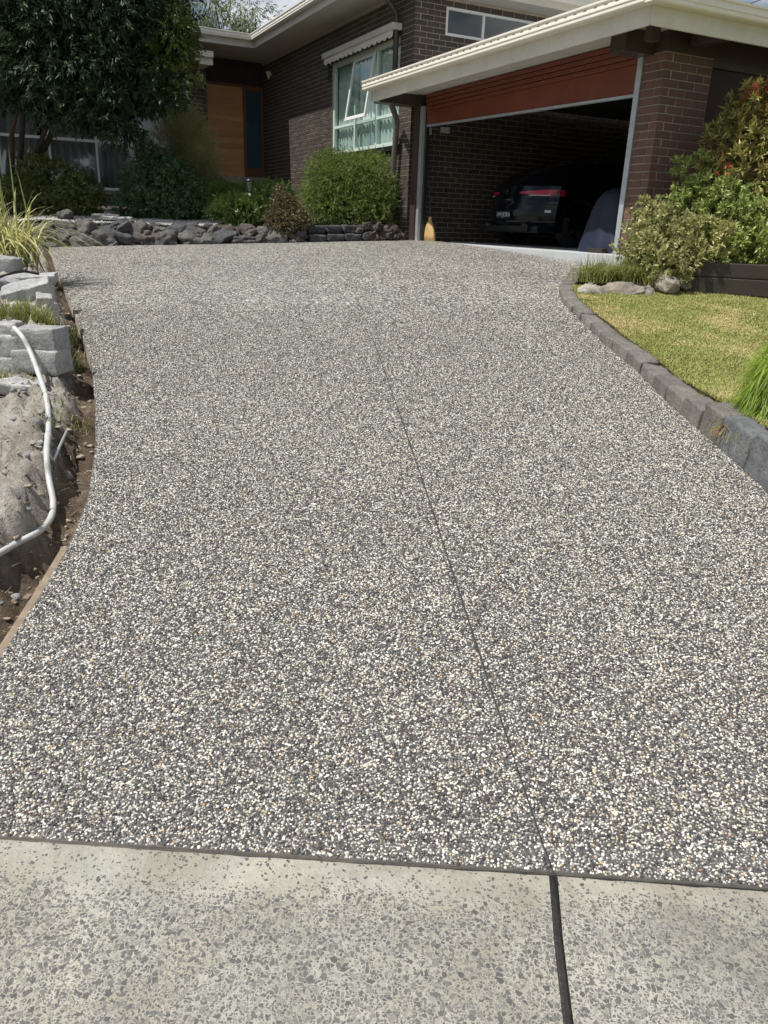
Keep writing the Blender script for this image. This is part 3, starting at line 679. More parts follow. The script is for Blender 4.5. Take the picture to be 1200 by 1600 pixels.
hl.v = [tuple(c + np.array(NU) * p[2] + np.array(V2) * p[0] + np.array([0, 0, p[1]])) for p in hl.v]; hl.build('handle', M['chrome'], dr, True)
hp('sidelight', M['blueglass'], (8.035, 8.045, -.438, -.062, 2.801, 4.539), label='frosted blue glass sidelight beside the front door', bevel=0)
hp('sidelight_panel', M['doorframe'], (8.03, 8.05, -.438, -.062, 2.60, 2.80)) if False else None
hp('step', M['step'], (7.6, 8.2, -1.55, -.004, 2.47, 2.578)); hp('step', M['step'], (7.1, 8.2, -1.6, -.004, 2.30, 2.468)); hp('step', M['step'], (6.5, 8.2, -1.7, -.004, 1.5, 2.298))
hp('wall', M['dark'], (8.13, 8.2, -1.6, -.001, 1.5, SOF), bevel=0)
# wall lights: small cone uplighter-downlighters
def cone_light(a, b, z, out, lab):
    m = MB(); m.lathe([(.012, -.10), (.03, -.05), (.06, .04), (.065, .06), (.05, .062)], (0, 0, 0), 18); c = np.array(W(a, b, z)) + np.array(out) * .07
    m.v = [tuple(c + np.array(p)) for p in m.v]; o = m.build('wall_light', M['cream'], house, True); o['label'] = lab; reg(o, house)
    m2 = MB(); q = np.array(out); t_ = np.array([-q[1], q[0], 0]); c2 = np.array(W(a, b, z)); m2.hexa([tuple(c2 + q * y + t_ * x + np.array([0, 0, zz])) for zz in (-.03, .03) for x, y in ((-.02, 0), (.02, 0), (.02, .06), (-.02, .06))]).build('bracket', M['cream'], o)
cone_light(7.34, 0, 4.84, NV, 'cream cone wall light near the front door'); cone_light(7.43, -1.68, 4.62, NU, 'small wall light on the narrow brick pillar')
# --- left wing windows with deep curtains
LW = 7.46
vfs = [(LW, LW + .06, b - .022, b + .022, 2.17, 4.72) for b in (-9.1, -8.1, -7.1, -6.1, -5.09, -4.10, -3.09)] + [(LW, LW + .06, -2.02, -1.96, 2.17, 4.72)]
hz_ = [(LW + .003, LW + .057, -9.5, -1.961, 2.105, 2.168), (LW + .003, LW + .057, -9.5, -1.961, 4.721, 4.79)]
bs = [-9.5, -9.1, -8.1, -7.1, -6.1, -5.09, -4.10, -3.09, -2.0]
for b0, b1 in zip(bs[:-1], bs[1:]): hz_.append((LW + .004, LW + .056, b0 + .023, b1 - .023, 3.09, 3.15))
w3 = hp('window', M['dkframe'], *vfs, *hz_, label='wall of dark grey framed windows under the tree')
for b0, b1 in zip(bs[:-1], bs[1:]):
    hp('pane', M['dkglass'], (LW + .028, LW + .032, b0 + .023, b1 - .023, 2.169, 3.089), parent=w3, bevel=0); hp('pane', M['dkglass'], (LW + .028, LW + .032, b0 + .023, b1 - .023, 3.151, 4.72), parent=w3, bevel=0)
hp('sill', M['dkframe'], (LW - .06, LW, -9.5, -1.97, 2.105, 2.135), parent=w3)
# --- downpipe with offsets beside the garage post
dp = MB(); dpath = [W(.10, -.55, 3.55), W(.12, -.40, 3.46), W(.42, -.12, 3.24), W(.47, -.10, 3.15), W(.60, -.10, 1.90), W(.60, -.11, 1.82), W(.42, -.18, 1.55), W(.36, -.22, 1.50)]
dp.tube(dpath, .048, 10); q = dp.build('downpipe', M['pipe_brown'], house, True); q['label'] = 'taupe downpipe bending past the brick corner'; reg(q, house)
cl = MB().hbox(.44, .54, -.14, 0, 2.95, 2.975).hbox(.52, .62, -.14, 0, 2.15, 2.175).build('bracket', M['pipe_brown'], q)
MB().tube([W(.30, -.66, 5.22), W(.36, -.55, 5.10), W(.60, -.12, 4.86), W(.62, -.09, 4.75), W(.62, -.09, 3.72)], .045, 10).build('downpipe', M['brown'], house, True)
# small devices on the inner garage wall
hp('sensor_box', M['white'], (.10, .149, .58, .74, 3.08, 3.17), label='white plastic box on the inner garage wall'); hp('switch_box', M['white'], (.11, .149, .32, .39, 3.03, 3.14))
# curtains hang inside the windows
def curtain(name, mat, pa, pb, z0, z1, label, folds, amp=.03, group=None):
    pa = np.array(pa); pb = np.array(pb); d = pb - pa; L = np.linalg.norm(d); d = d / L; nn = np.array([-d[1], d[0], 0]); R_ = []
    for i in range(folds * 8 + 1):
        t_ = i / (folds * 8); w_ = amp * math.sin(t_ * folds * 2 * math.pi + 1.3 * math.sin(t_ * 17))
        R_.append([tuple(pa + d * L * t_ + nn * w_ * (1 if k else .8) + np.array([0, 0, z])) for k, z in enumerate(np.linspace(z1, z0, 5))])
    o = MB().grid(R_).build(name, mat, smooth=True, solid=.002); tag(o, label, 'curtain', group); return o
curtain('curtain', M['curtain'], W(.30, .15, 0), W(2.0, .15, 0), 2.5, 4.5, 'pale sheer curtain behind the right bays of the green window', 13)
curtain('curtain', M['curtain'], W(2.02, .15, 0), W(3.75, .15, 0), 2.5, 4.5, 'pale sheer curtain behind the left bay of the green window', 13)
curtain('curtain', M['dkcurtain'], W(7.62, -9.4, 0), W(7.62, -5.3, 0), 2.06, 4.7, 'long grey curtain behind the dark windows left of the low shrub', 26, .04)
curtain('curtain', M['dkcurtain'], W(7.63, -5.2, 0), W(7.63, -1.8, 0), 2.06, 4.7, 'long grey curtain behind the dark windows next to the brick pillar', 22, .04)


# ================================================================== STONES AND EDGING
def rock_mesh(size, seed, rough=.24, sub=4, flat=.0, freq=1.5):
    bm = bmesh.new(); bmesh.ops.create_icosphere(bm, subdivisions=sub, radius=1.0); r = random.Random(seed)
    planes = [(Vector((r.gauss(0, 1), r.gauss(0, 1), r.gauss(0, 1))).normalized(), r.uniform(.55, .85)) for _ in range(10)]
    off = Vector((r.uniform(0, 90), r.uniform(0, 90), r.uniform(0, 90)))
    for v in bm.verts:
        p = v.co.copy()
        for n, d in planes:
            t = p.dot(n)
            if t > d: p -= n * (t - d) * .85
        p *= 1 + rough * mnoise.fractal(p * freq + off, .72, 2.1, 7)
        v.co = Vector((p.x * size[0], p.y * size[1], p.z * size[2]))
    me = bpy.data.meshes.new('rock'); bm.to_mesh(me); bm.free(); me.polygons.foreach_set('use_smooth', [True] * len(me.polygons)); return me
def rock(name, mat, loc, size, seed, parent=None, rot=None, **k):
    me = rock_mesh(size, seed, **k); me.materials.append(mat); o = bpy.data.objects.new(name, me); COL.objects.link(o)
    r = random.Random(seed + 99); o.rotation_euler = rot or (r.uniform(-.3, .3), r.uniform(-.3, .3), r.uniform(0, 6.28))
    p = Vector([float(q) for q in loc])
    if parent: o.parent = parent; p = p - Vector(parent_origin(parent))
    o.location = p; return o
def block_mesh(L, Wd, Hh, seed, rough=.012, n=(7, 5, 4), chamfer=.02, taper=0.):
    r = random.Random(seed); off = Vector((r.uniform(0, 50), r.uniform(0, 50), r.uniform(0, 50))); bm = bmesh.new()
    bmesh.ops.create_cube(bm, size=1.0); bmesh.ops.subdivide_edges(bm, edges=bm.edges[:], cuts=6, use_grid_fill=True)
    def rm(t_, D): a_ = abs(t_); e1 = .5 - 1.15 * chamfer / D; return math.copysign(float(np.interp(a_, [0, .0714, .2143, .3571, .5], [0, e1 * .22, e1 * .64, e1, .5])), t_)
    for v in bm.verts:
        p = Vector((rm(v.co.x, L) * L, rm(v.co.y, Wd) * Wd, rm(v.co.z, Hh) * Hh)); h = Vector((L / 2, Wd / 2, Hh / 2))
        q = Vector((max(-h.x + chamfer, min(h.x - chamfer, p.x)), max(-h.y + chamfer, min(h.y - chamfer, p.y)), max(-h.z + chamfer, min(h.z - chamfer, p.z))))
        d = p - q; p = q + (d.normalized() * chamfer if d.length > 1e-6 else d)
        p += Vector((mnoise.fractal(p * 13 + off, 1, 2, 3), mnoise.fractal(p * 13 + off + Vector((9, 0, 0)), 1, 2, 3), mnoise.fractal(p * 13 + off + Vector((0, 9, 0)), 1, 2, 3))) * rough
        p.y *= 1 + taper * (p.z / Hh); v.co = p
    me = bpy.data.meshes.new('block'); bm.to_mesh(me); bm.free(); me.polygons.foreach_set('use_smooth', [True] * len(me.polygons)); return me
def block(name, mat, loc, dims, rz, seed, parent=None, tilt_=(0, 0), **k):
    me = block_mesh(*dims, seed, **k); me.materials.append(mat); o = bpy.data.objects.new(name, me); COL.objects.link(o); p = Vector([float(q) for q in loc])
    if parent: o.parent = parent; p -= Vector(parent_origin(parent))
    o.location = p; o.rotation_euler = (tilt_[0], tilt_[1], rz); return o

M['darkblock'] = m_rock('dark stone block', [(.055, .056, .06), (.075, .075, .078)])
# boulder retaining wall along the top of the driveway
rw0, rw1 = np.array([-5.75, 13.0]), np.array([-1.45, 13.48])
rwall = thing('rock_retaining_wall', 'low dry wall of dark rounded boulders below the gravel bed', 'stone wall', (rw0[0], rw0[1], float(gz(*rw0))))
k = 0
for row, (zoff, yoff, smin, smax, step) in enumerate(((.10, .02, .15, .24, .31), (.24, .13, .14, .21, .29), (.33, .27, .08, .13, .27), (.03, -.11, .07, .12, .36), (.18, .0, .08, .12, .40))):
    t = random.uniform(0, .12)
    while t < 1.0:
        s = random.uniform(smin, smax) * (1 - .18 * t); p = rw0 + (rw1 - rw0) * t; z = float(gz(*p)) + zoff * (1 - .38 * t) + random.uniform(-.03, .03)
        rock('boulder', M['basalt'], (p[0], p[1] + yoff + random.uniform(-.03, .03), z), (s * random.uniform(1.0, 1.5), s * .95, s * random.uniform(.62, .95)), 1000 + k, rwall, (random.uniform(-.5, .5), random.uniform(-.5, .5), random.uniform(-.5, .5)))
        k += 1; t += step * random.uniform(.85, 1.2) * (s / ((smin + smax) / 2)) / 4.33
for px, py, F, s in ((103, 335, 13.9, .15), (172, 332, 14.0, .10)): rock('boulder', M['basalt'], at(px, py, F) - np.array([0, 0, .04]), (s, s, s), 1400 + px, rwall)
for i, (px, py, F, L) in enumerate(((165, 337, 13.75, .42), (182, 341, 13.62, .5))):
    block('flat_stone', M['pale'], at(px, py, F), (L, .2, .05), .1 * i, 1500 + i, rwall, chamfer=.012, rough=.02)
# pale gravel spread behind it
def gravel():
    n = 5200; x = rng.uniform(-6.2, -3.0, n); y = np.array([yfront(a) for a in x]) + .08 + rng.random(n) ** 1.3 * 1.7; z = np.array([garden_z(a, b) for a, b in zip(x, y)]) + .006
    bm = bmesh.new(); bmesh.ops.create_icosphere(bm, subdivisions=1, radius=1.0); V0 = np.array([v.co[:] for v in bm.verts]); F0 = np.array([[v.index for v in f.verts] for f in bm.faces]); bm.free()
    Vs = V0[None] * rng.uniform(.010, .026, (n, 1, 3)) * rng.uniform(.8, 1.2, (n, len(V0), 1)) + np.stack([x, y, z], 1)[:, None]
    o = np_mesh('gravel', Vs.reshape(-1, 3), (F0[None] + (np.arange(n) * len(V0))[:, None, None]).reshape(-1, 3), M['gravel']); tag(o, 'pale loose gravel spread behind the boulder wall', 'gravel', kind='stuff')
gravel()
# stepped block edging between boulders and downpipe
bwall = thing('block_garden_wall', 'low stepped wall of dark rectangular stone blocks below the round bush', 'stone wall', (-.8, 13.75, 1.28))
for row, (zz, L0, L1, n, hgt) in enumerate(((.055, -1.42, .02, 5, .12), (.19, -1.46, -.32, 4, .13))):
    xs = np.linspace(L0, L1, n + 1)
    for i in range(n):
        xc = (xs[i] + xs[i+1]) / 2; yc = 13.56 + (xc + 1.4) * .34 + row * .12
        block('block', M['darkblock'], (xc, yc, float(gz(xc, 13.7)) + zz + .012), ((xs[i+1] - xs[i]) * .97, .22, hgt), .32, 1600 + row * 10 + i, bwall, rough=.014)
# heap of lava rocks at the foot of the downpipe
hp_px = [(572, 352), (584, 362), (597, 366), (610, 368), (592, 354), (604, 358), (577, 368), (615, 360), (598, 372), (586, 372), (622, 370), (561, 362)]
for i, (px, py) in enumerate(hp_px):
    s = random.uniform(.07, .12); p = at(px, py, 13.78 + .05 * (i % 3))
    o = rock('lava_rock', M['lava'], p, (s, s, s * .85), 1700 + i, rough=.35, freq=2.6)
    tag(o, ['reddish lava rock propped on the end of the heap by the block wall', 'squat lava rock in the front of the downpipe heap', 'rounded lava rock in the middle front of the downpipe heap', 'lava rock directly under the downpipe outlet', 'flat lava rock topping the downpipe heap', 'lava rock behind the downpipe outlet', 'lava rock low in the heap next to the stone blocks', 'lava rock between the downpipe and the brick corner', 'small lava rock on the driveway edge of the heap', 'small lava rock wedged under the heap near the blocks', 'lava rock nearest the brown garage post', 'outermost lava rock of the heap lying on the stone blocks'][i], 'rock', 'lava rocks at the downpipe')

# kerb of stone blocks along the right edge
kerb = thing('kerb', 'curving kerb of weathered grey stone blocks between driveway and lawn', 'kerb', (1.7, 6.0, float(gz(1.7, 6.0))))
KY = [9.30, 9.12, 8.92, 8.70, 8.46, 8.22, 7.98, 7.72, 7.45, 7.17, 6.86, 6.54, 6.24, 5.96, 5.66, 5.40, 5.13, 4.90, 4.66, 4.42, 4.20, 3.90, 3.52, 3.10, 2.65, 2.15, 1.6]
for i in range(len(KY) - 1):
    y0, y1 = KY[i], KY[i + 1]; xa, xb = float(xr(y0)) + .005, float(xr(y1)) + .005; wd = np.interp((y0+y1)/2, [2, 4, 5, 8, 9.5], [.26, .20, .145, .14, .18])
    L = math.hypot(xb - xa, y1 - y0); rz = math.atan2(y1 - y0, xb - xa); nx, ny = math.sin(rz), -math.cos(rz)
    if nx < 0: pass
    hgt = float(np.interp((y0+y1)/2, [2, 3.6, 4.3, 5, 6.5, 8.5], [.29, .27, .17, .10, .07, .05])) * random.uniform(.86, 1.14)
    xc, yc = (xa + xb) / 2, (y0 + y1) / 2; sgn = 1
    n2 = np.array([-math.sin(rz), math.cos(rz)]); n2 = n2 if n2[0] > 0 else -n2
    xc += n2[0] * wd / 2; yc += n2[1] * wd / 2; base = float(gz(xa, (y0+y1)/2))
    sl = math.atan2(float(gz(xa, y0) - gz(xb, y1)), y0 - y1)
    big = (y0 + y1) / 2 < 4.15
    o = block('kerb_stone', M['kerbdark'] if big else M['kerb'], (xc, yc, base + hgt / 2 - .06), (L * .972, wd * random.uniform(.95, 1.08), hgt + .12), rz + random.uniform(-.05, .05), 1800 + i, kerb, rough=.014 if big else .009, chamfer=.011, tilt_=(random.uniform(-.05, .05), sl + random.uniform(-.03, .03)))
# weathered edging stones and timber sleeper behind the lawn
for i, (px, py, F, s) in enumerate(((925, 462, 7.75, .17), (965, 458, 7.85, .21), (1005, 462, 7.85, .15), (1036, 446, 7.95, .17), (1068, 440, 8.1, .14), (1000, 408, 9.15, .20))):
    labs = ['flat weathered stone at the kerb end of the lawn edging', 'long pitted edging stone under the grass tufts', 'small dark edging stone between two larger lawn stones', 'upright pale edging stone beside the grass tuft', 'edging stone against the dark timber sleeper', 'worn stone at the foot of the brick pier']
    p = at(px, py, F); o = rock('edging_stone', M['moss'], p, (s * 1.25, s * .8, s * .62), 1900 + i, rough=.2); tag(o, labs[i], 'stone', 'edging stones behind the lawn')
p0 = at(1050, 446, 8.05); p1 = at(1215, 446, 7.7)
slp = thing('timber_sleeper_wall', 'dark timber sleeper edging behind the lawn under the shrubs', 'sleeper', (p0[0], p0[1], 1.05))
d = p1 - p0; d = d / np.linalg.norm(d[:2]); nn = np.array([-d[1], d[0], 0])
for k_, (z0, z1) in enumerate(((-.06, .095), (.1, .235))):
    q0 = p0.copy(); q1 = p0 + d * 5; q0[2] = q1[2] = 0
    zb = min(p0[2], p1[2])
    MB().hexa([tuple(c + nn * o_ + np.array([0, 0, zb + z])) for z in (z0, z1) for c, o_ in ((q0, 0), (q1, 0), (q1, .1), (q0, .1))]).build('sleeper', M['sleeper'], slp, bevel=.008)

# ------------------------------------------------------------------ stacked pale stones, hose, board on the left
def pale(px, py, F, dims, rz, lab, seed, tl=(0, 0), rough=.02):
    p = at(px, py, F); o = block('paving_stone', M['pale'], p, dims, rz, seed, rough=rough * .55, chamfer=.010, tilt_=tl); tag(o, lab, 'stone block', 'loose paving stones beside the driveway'); return o
def sup(px, py, F): return at(px, py, F)
pale(66, 563, 5.05, (.31, .21, .155), -.08, 'lower grey block with a square end, under another block beside the trench', 2001)
pale(64, 529, 5.08, (.29, .21, .15), -.05, 'upper grey block of the stack with the hose running past it', 2002, (.02, -.02))
pale(8, 574, 5.05, (.30, .20, .16), .05, 'lower grey block left of the gap in the stack', 2003)
pale(10, 539, 5.08, (.26, .21, .14), .03, 'middle grey block left of the hose', 2004)
pale(0, 514, 5.12, (.24, .20, .09), .12, 'thin block on top of the left stack', 2005)
pale(48, 489, 5.95, (.34, .26, .15), .05, 'flat topped pale block with grass growing in front', 2006, (-.05, 0))
pale(44, 459, 6.15, (.36, .22, .15), .35, 'tilted angular pale block resting on flat blocks', 2007, (.25, -.25), .035)
pale(10, 484, 6.0, (.34, .24, .10), -.2, 'slab half hidden behind weeds beside the pale blocks', 2008, (.06, .1))
pale(6, 452, 6.5, (.30, .26, .16), .5, 'broken stone under the thin black hose', 2009, (.1, .2), .05)
pale(50, 437, 6.9, (.40, .20, .08), .25, 'thin pale slab behind the tilted block', 2010, (.1, -.08))
pale(5, 420, 7.3, (.28, .22, .22), .1, 'upright pale stone below the spiky grass', 2011, (.05, .1), .03)
pale(70, 470, 5.9, (.12, .12, .09), .4, 'small stone wedged at the end of the flat block', 2012, (.2, .1), .02)
pale(15, 603, 4.75, (.42, .18, .06), .5, 'flat weathered slab lying in the soil below the stack', 2013, (.05, .08), .04)
# the grey conduit
hpx = [(22, 512, 5.0, .035), (40, 535, 4.86, .05), (60, 577, 4.70, .05), (72, 620, 4.45, .05), (76, 665, 4.15, .03), (73, 705, 3.92, .03), (76, 745, 3.70, .02), (83, 785, 3.52, .02), (78, 812, 3.42, .03), (58, 832, 3.34, .03), (28, 848, 3.28, .03), (-10, 870, 3.20, .03), (-60, 900, 3.1, .0)]
def smooth_path(P, n=6):
    P = [np.array(p, float) for p in P]; out = []
    for i in range(len(P) - 1):
        a, b_, c, e_ = P[max(i-1, 0)], P[i], P[i+1], P[min(i+2, len(P)-1)]
        for k_ in range(n):
            t = k_ / n; out.append(.5 * ((2*b_) + (-a+c)*t + (2*a-5*b_+4*c-e_)*t*t + (-a+3*b_-3*c+e_)*t**3))
    return out + [P[-1]]
def rest(px, py, r):                  # where the ray meets the soil, lifted by the pipe radius
    d = ray(px, py); t = np.arange(1.5, 12, .01)
    for q in t:
        p = CAM + d * q
        if p[0] > xl(p[1]) - .02: continue
        if p[2] <= soil_h(p[0], p[1]) + r: return p
    return CAM + d * 4
hpath = [at(22, 512, 5.0), at(36, 528, 4.93), at(50, 556, 4.86)] + [rest(px, py, .03) for px, py, F, r in hpx[3:]]
hose = thing('conduit_pipe', 'grey plastic conduit snaking over the soil beside the trench', 'pipe', tuple(hpath[6]))
MB().tube(smooth_path(hpath), .0155, 12).build('pipe', M['galv'], hose, True)
pp = smooth_path(hpath); q = pp[int(len(pp) * .36)]; q2 = pp[int(len(pp) * .36) + 1]
MB().tube([q, q2], .0185, 12).build('coupling', M['galv'], hose, True)
o = MB().tube(smooth_path([at(-10, 437, 6.4), at(12, 428, 6.4), at(35, 424, 6.5), at(60, 428, 6.7)]), .011, 8).build('black_hose', M['black'], None, True); tag(o, 'thin black hose curving over the pale stones', 'hose')
o = MB().tube([rest(83, 720, .005), rest(106, 686, .0) + np.array([.0, 0, .05])], .008, 6).build('steel_peg', M['steel'], None, True); tag(o, 'short dark steel peg stuck in the soil by the conduit', 'peg')
# timber form board along the slab edge
pb = [ong(112, 858), ong(88, 893), ong(60, 935), ong(30, 982), ong(0, 1030), ong(-60, 1110), ong(-120, 1180)]
pb[0][0] += .0; m = MB(); rowsb = []
for i, p in enumerate(pb):
    x = float(xl(p[1])) - .004; z = float(gz(x, p[1])) + .006; y = p[1]
    rowsb.append([(x, y, z), (x - .028, y - .004, z + .001), (x - .030, y - .004, z - .09), (x - .002, y, z - .09)])
rowsb = np.array(rowsb); rr = np.concatenate([rowsb, rowsb[:, :1]], 1); m.grid(rr); m.f.append((0, 1, 2, 3)); m.f.append(tuple(len(m.v) - 5 + k_ for k_ in (3, 2, 1, 0)))
o = m.build('form_board', M['timber'], bevel=.003); tag(o, 'weathered timber form board left along the curved driveway edge', 'board')
q = rowsb[2]; o2 = MB().hexa([tuple(np.array(q[1]) + np.array([dx, dy, dz])) for dz in (-.10, .004) for dx, dy in ((-.025, -.02), (-.001, -.02), (-.001, .02), (-.025, .02))]).build('timber_peg', M['timber'], bevel=.003); tag(o2, 'short timber peg holding the form board', 'peg')
# clods and stones in the trench (stuff)
def clods():
    n = 1500; y = rng.uniform(1.6, 8.5, n); e_ = np.abs(rng.normal(0, .28, n)) + .03; x = np.array([xl(q) for q in y]) - e_; z = np.array([soil_h(a, b) for a, b in zip(x, y)])
    bm = bmesh.new(); bmesh.ops.create_icosphere(bm, subdivisions=2, radius=1.0); V0 = np.array([v.co[:] for v in bm.verts]); F0 = np.array([[v.index for v in f.verts] for f in bm.faces]); bm.free()
    r = rng.exponential(.006, n).clip(.002, .022)
    Vs = V0[None] * r[:, None, None] * rng.uniform(.5, 1.3, (n, 1, 3)) * np.array([1, 1, .6]) * rng.uniform(.5, 1.4, (n, len(V0), 1)) + np.stack([x, y, z + r * .3], 1)[:, None]
    o = np_mesh('soil_clods', Vs.reshape(-1, 3), (F0[None] + (np.arange(n) * len(V0))[:, None, None]).reshape(-1, 3), M['clod']); tag(o, 'dark clods and crumbs of soil along the trench', 'soil', kind='stuff')
M['clod'] = simple('soil clod', (.27, .22, .165), .95, .5, 9, .6, 60); clods()

def straw_litter():
    n = 3800; y = rng.uniform(1.8, 6.2, n); e_ = .1 + rng.random(n) * 1.5; x = np.array([xl(q) for q in y]) - e_
    q = np.stack([x, y, [soil_h(a, b) + .003 for a, b in zip(x, y)]], 1); a = rng.random(n) * 6.283; L = rng.uniform(.012, .07, n)
    d = np.stack([np.cos(a), np.sin(a), rng.normal(0, .15, n)], 1); sd = np.stack([-np.sin(a), np.cos(a), np.zeros(n)], 1) * rng.uniform(.0008, .002, n)[:, None]
    Vv = np.stack([q - sd, q + sd, q + d * L[:, None] + sd * .4, q + d * L[:, None] - sd * .4], 1).reshape(-1, 3); Fc = np.arange(n)[:, None] * 4 + np.array([[0, 1, 2, 3]])
    o = np_mesh('straw_litter', Vv, Fc, M['strawbit']); tag(o, 'dry straw and rootlets scattered over the soil bank', 'litter', kind='stuff')
def rubble():
    n = 260; y = rng.uniform(1.9, 6.4, n); e_ = .08 + rng.random(n) * 1.2; x = np.array([xl(q) for q in y]) - e_; z = np.array([soil_h(a, b) for a, b in zip(x, y)])
    bm = bmesh.new(); bmesh.ops.create_icosphere(bm, subdivisions=1, radius=1.0); V0 = np.array([v.co[:] for v in bm.verts]); F0 = np.array([[v.index for v in f.verts] for f in bm.faces]); bm.free()
    r = rng.exponential(.013, n).clip(.006, .045)
    Vs = V0[None] * r[:, None, None] * rng.uniform(.6, 1.4, (n, 1, 3)) * np.array([1, 1, .7]) * rng.uniform(.65, 1.3, (n, len(V0), 1)) + np.stack([x, y, z + r * .2], 1)[:, None]
    o = np_mesh('stone_rubble', Vs.reshape(-1, 3), (F0[None] + (np.arange(n) * len(V0))[:, None, None]).reshape(-1, 3), M['pale']); tag(o, 'broken grey stone chips strewn over the soil bank', 'rubble', kind='stuff')
rubble()
M['strawbit'] = simple('dry straw bits', (.40, .33, .22), .9, .5, 30); straw_litter()

# ================================================================== PLANTS
def unit(v): return v / (np.linalg.norm(v, axis=-1, keepdims=True) + 1e-9)
def leaf_mesh(P, Dv, L, Wd, curl=.18):
    n = len(P); rv = rng.normal(size=(n, 3)); S = unit(np.cross(Dv, rv)); Nn = np.cross(S, Dv)
    L = L[:, None]; Wd = Wd[:, None]
    base = P; mid = P + Dv * L * .48; tip = P + Dv * L - Nn * L * curl
    Vv = np.stack([base, mid + S * Wd / 2 + Nn * Wd * .16, tip, mid - S * Wd / 2 + Nn * Wd * .16], 1).reshape(-1, 3)
    k_ = np.arange(n)[:, None] * 4
    return Vv, np.concatenate([k_ + np.array([[0, 1, 2]]), k_ + np.array([[0, 2, 3]])], 0)
def crown_points(blobs, n, shell=.55, lump=.22, seed=0):
    C_ = np.array([b[:3] for b in blobs], float); R_ = np.array([b[3:6] for b in blobs], float); w = R_.prod(1) ** (2/3); w /= w.sum()
    i = rng.choice(len(blobs), n, p=w); d = unit(rng.normal(size=(n, 3))); r = shell + (1 - shell) * rng.random(n) ** .6
    lum = 1 + lump * np.array([mnoise.noise(Vector(q * 2.6) + Vector((seed + j * 3.7, 0, 0))) for q, j in zip(d, i)])
    return C_[i] + d * R_[i] * (r * lum)[:, None], unit(d * (1 / R_[i]))
def foliage(parent, mat, blobs, ntwig, per, L, Wd, droop=-.1, spread=.9, tl=.12, shell=.5, lump=.25, name='crown', seed=0, upward=0., curl=.18):
    P, Nn = crown_points(blobs, ntwig, shell, lump, seed)
    T = unit(Nn + rng.normal(size=P.shape) * .55 + np.array([0, 0, droop + upward]))
    Pl = np.repeat(P, per, 0); Tl = np.repeat(T, per, 0); f = np.tile(np.linspace(.1, 1, per), ntwig)[:, None]
    pos = Pl + Tl * tl * f; D_ = unit(Tl + unit(rng.normal(size=pos.shape)) * spread + np.array([0, 0, droop]))
    n = len(pos); Vv, Fc = leaf_mesh(pos, D_, L * rng.uniform(.65, 1.2, n), Wd * rng.uniform(.7, 1.2, n), curl)
    return np_mesh(name, Vv, Fc, mat, parent)
def branches(parent, base, tips, r0, name='trunk', mat=None, wob=.12):
    m = MB(); base = np.array(base, float)
    for tp in tips:
        tp = np.array(tp, float); mid = base * .5 + tp * .5 + rng.normal(0, wob, 3) * np.linalg.norm(tp - base) * .5; mid[2] += .1 * np.linalg.norm(tp - base)
        pth = smooth_path([base, mid, tp], 5); m.tube(pth, list(np.linspace(r0, r0 * .22, len(pth))), 7)
    return m.build(name, mat or M['bark'], parent, True)
def blades(n, base, L, Wd, lean=.7, drop=.5, mat=None, name='blades', parent=None, up=1.0, seg=4, dirs=None):
    a = rng.random(n) * 6.283; out = np.stack([np.cos(a), np.sin(a), np.zeros(n)], 1) if dirs is None else dirs
    le = np.abs(rng.normal(lean, lean * .45, n)).clip(0, lean * 1.35); Lr = L * rng.uniform(.55, 1.15, n); side = np.stack([-out[:, 1], out[:, 0], np.zeros(n)], 1); Vv = []
    for k_ in range(seg + 1):
        t = k_ / seg; c = base + out * (Lr * le * t ** 1.35)[:, None] + np.array([0, 0, 1.0]) * (Lr * (up * t - drop * le * t ** 2.6))[:, None]
        w = Wd * (1 - t ** 2.2) * .5 + .0004; Vv += [c + side * w, c - side * w]
    Vv = np.stack(Vv, 1).reshape(-1, 3); k0 = np.arange(n)[:, None] * (2 * (seg + 1)); Fc = np.concatenate([k0 + np.array([[2*i, 2*i+1, 2*i+3, 2*i+2]]) for i in range(seg)], 0)
    return np_mesh(name, Vv, Fc, mat, parent)
def plant(name, lab, cat, base, group=None): return thing(name, lab, cat, base, group)

M['l_tree'] = leaf_mat('glossy dark leaf', [(.020, .040, .020), (.032, .058, .026), (.045, .078, .030), (.024, .048, .028)], .5, .22, .3)
M['l_tree2'] = leaf_mat('yellowish green leaf', [(.12, .15, .03), (.09, .13, .03), (.16, .17, .05)], .42, .35)
M['l_olive'] = leaf_mat('olive shrub leaf', [(0.117, 0.144, 0.043), (0.176, 0.199, 0.058), (0.094, 0.129, 0.047)], .45)
M['l_dark'] = leaf_mat('dark shrub leaf', [(0.058, 0.119, 0.053), (0.105, 0.185, 0.078), (0.078, 0.146, 0.066)], .38)
M['l_heath'] = leaf_mat('heath needle leaf', [(0.359, 0.320, 0.143), (0.283, 0.320, 0.134), (0.463, 0.371, 0.206), (0.206, 0.269, 0.114)], .6)
M['l_round'] = leaf_mat('soft green needle leaf', [(0.150, 0.211, 0.044), (0.211, 0.281, 0.061), (0.105, 0.166, 0.039), (0.246, 0.299, 0.079)], .5, .3)
M['l_cover'] = leaf_mat('ground cover leaf', [(0.083, 0.158, 0.030), (0.128, 0.210, 0.045), (0.150, 0.195, 0.053)], .5, .3)
M['l_brown'] = leaf_mat('bronze shrub leaf', [(0.144, 0.114, 0.060), (0.192, 0.144, 0.084), (0.108, 0.090, 0.048), (0.156, 0.168, 0.060)], .5)
M['l_var'] = leaf_mat('variegated leaf', [(0.346, 0.363, 0.130), (0.518, 0.484, 0.225), (0.207, 0.259, 0.078), (0.588, 0.536, 0.294), (0.276, 0.276, 0.104)], .42, .25)
